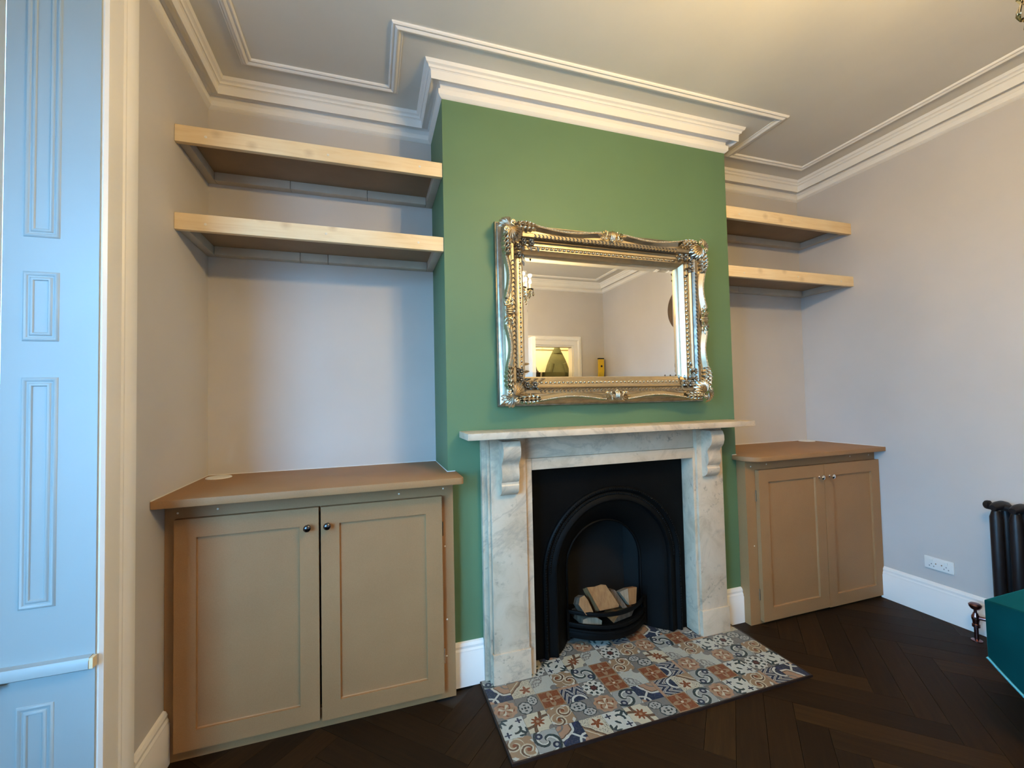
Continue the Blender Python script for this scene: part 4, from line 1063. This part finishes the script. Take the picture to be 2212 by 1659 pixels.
def coat(x_, ztop, zbot, wid, mat, name, label, seed, depth=.13):
    rnd = random.Random(seed); ph = [rnd.uniform(0, 6) for _ in range(4)]
    def fn(u, v):
        a_ = 2*PI*u; s = v
        w_ = wid*.5*(.05 + .95*math.sin(PI/2*min(1, s*2.1))**.9)*(1+.08*s)
        d_ = depth*.5*(.25+.75*min(1, s*2.2))
        fold = 1 + .10*s*math.sin(5*a_+ph[0]) + .06*s*math.sin(9*a_+ph[1]+2*s)
        sy = math.sin(a_)
        return (x_ + w_*math.cos(a_)*fold + .02*s*math.sin(3*s+ph[2]), HY+.030+depth*.5 + d_*sy*fold, ztop-(ztop-zbot)*s)
    t = thing(name, label, 'coat', (x_, HY+.09, zbot), 'coats in the hall')
    MB().grid(fn, 48, 26, cu=True).build('coat_body', mat, t, smooth=60)
    for s in (-1, 1):
        pts = [(x_+s*wid*(.24+.16*min(1, q*2.5)), HY+.12+.015*math.sin(q*4+seed), ztop-.26-.56*q) for q in [i/9 for i in range(10)]]
        MB().tube(pts, [.030+.022*math.sin(PI*(.15+.75*i/9)) for i in range(10)], 10).build('sleeve', mat, t, smooth=60)
    MB().grid(lambda u, v: (x_+.022*math.cos(2*PI*u)*(1+2.4*v), HY+.105+.03*math.sin(2*PI*u), ztop+.004-.12*v), 20, 5, cu=True).build('hood', mat, t, smooth=60)
    return t
coat(2.255, 1.915, .82, .40, M['olive'], 'hanging_coat', 'olive green coat hanging in the hall, seen in the mirror', 3)
coat(1.845, 1.80, .75, .25, M['darkcloth'], 'hanging_coat', 'dark brown coat hanging by the door edge, seen in the mirror', 8)
bagt = thing('hanging_bag', 'orange bag hanging beside the olive coat, seen in the mirror', 'bag', (2.50, HY+.235, 1.40))
MB().grid(lambda u, v: (2.50+.100*math.sin(PI*min(1, .06+.94*v))**.6*math.cos(2*PI*u), HY+.235+.045*math.sin(PI*min(1, .06+.94*v))**.6*math.sin(2*PI*u), 1.84-.44*v), 28, 14, cu=True).build('bag_body', M['orange'], bagt, smooth=60)
MB().tube([(2.46, HY+.23, 1.80), (2.475, HY+.18, 1.86), (2.50, HY+.080, 1.925), (2.525, HY+.18, 1.86), (2.54, HY+.23, 1.80)], .006, 8).build('strap', M['darkcloth'], bagt, smooth=50)
hl = thing('hall_ceiling_light', 'round opal ceiling light in the hall', 'ceiling light', (1.9, -3.5, 2.42))
MB().lathe([(.10, 2.4995), (.10, 2.485), (.09, 2.48)], (1.9, -3.5, 0), (0, 0, 1), 28).build('base_ring', M['plastic'], hl, smooth=40)
MB().lathe([(.092, 2.482), (.09, 2.46), (.07, 2.435), (.035, 2.42), (0, 2.416)], (1.9, -3.5, 0), (0, 0, 1), 28).build('diffuser', M['bulb'], hl, smooth=60)
l2 = bpy.data.lights.new('hall_light', 'POINT'); l2.energy = HALL_W; l2.color = (1.0, 0.80, 0.48); l2.shadow_soft_size = .08
l2o = bpy.data.objects.new('hall_light', l2); COL.objects.link(l2o); l2o.parent = hl; l2o.location = Vector((1.9, -3.5, 2.32)) - WL[hl]
# spirit level in the corner
lv = thing('spirit_level', 'yellow spirit level standing in the corner, seen in the mirror', 'spirit level', (2.36, YB+.07, 0))
def lvl(x0, x1, y0, y1, z0, z1, lean=.0): return MB().box(x0, x1, y0, y1, z0, z1)
MB().box(2.325, 2.395, YB+.050, YB+.078, .012, 1.615).build('level_body', M['yellow'], lv, bevel=.002)
MB().box(2.323, 2.397, YB+.048, YB+.080, 1.615, 1.630).build('end_cap', M['rubber'], lv, bevel=.002)
MB().box(2.323, 2.397, YB+.048, YB+.080, .0, .012).build('end_cap', M['rubber'], lv, bevel=.002)
MB().lathe([(.013, 0), (.013, .0012), (0, .0012)], (2.36, YB+.078, 1.53), (0, 1, 0), 16).build('hanging_hole', M['rubber'], lv)
for zz in (.3, .8, 1.25): MB().tube([(2.345, YB+.079, zz), (2.375, YB+.079, zz)], .007, 10).build('bubble_vial', M['crystal'], lv, smooth=50)
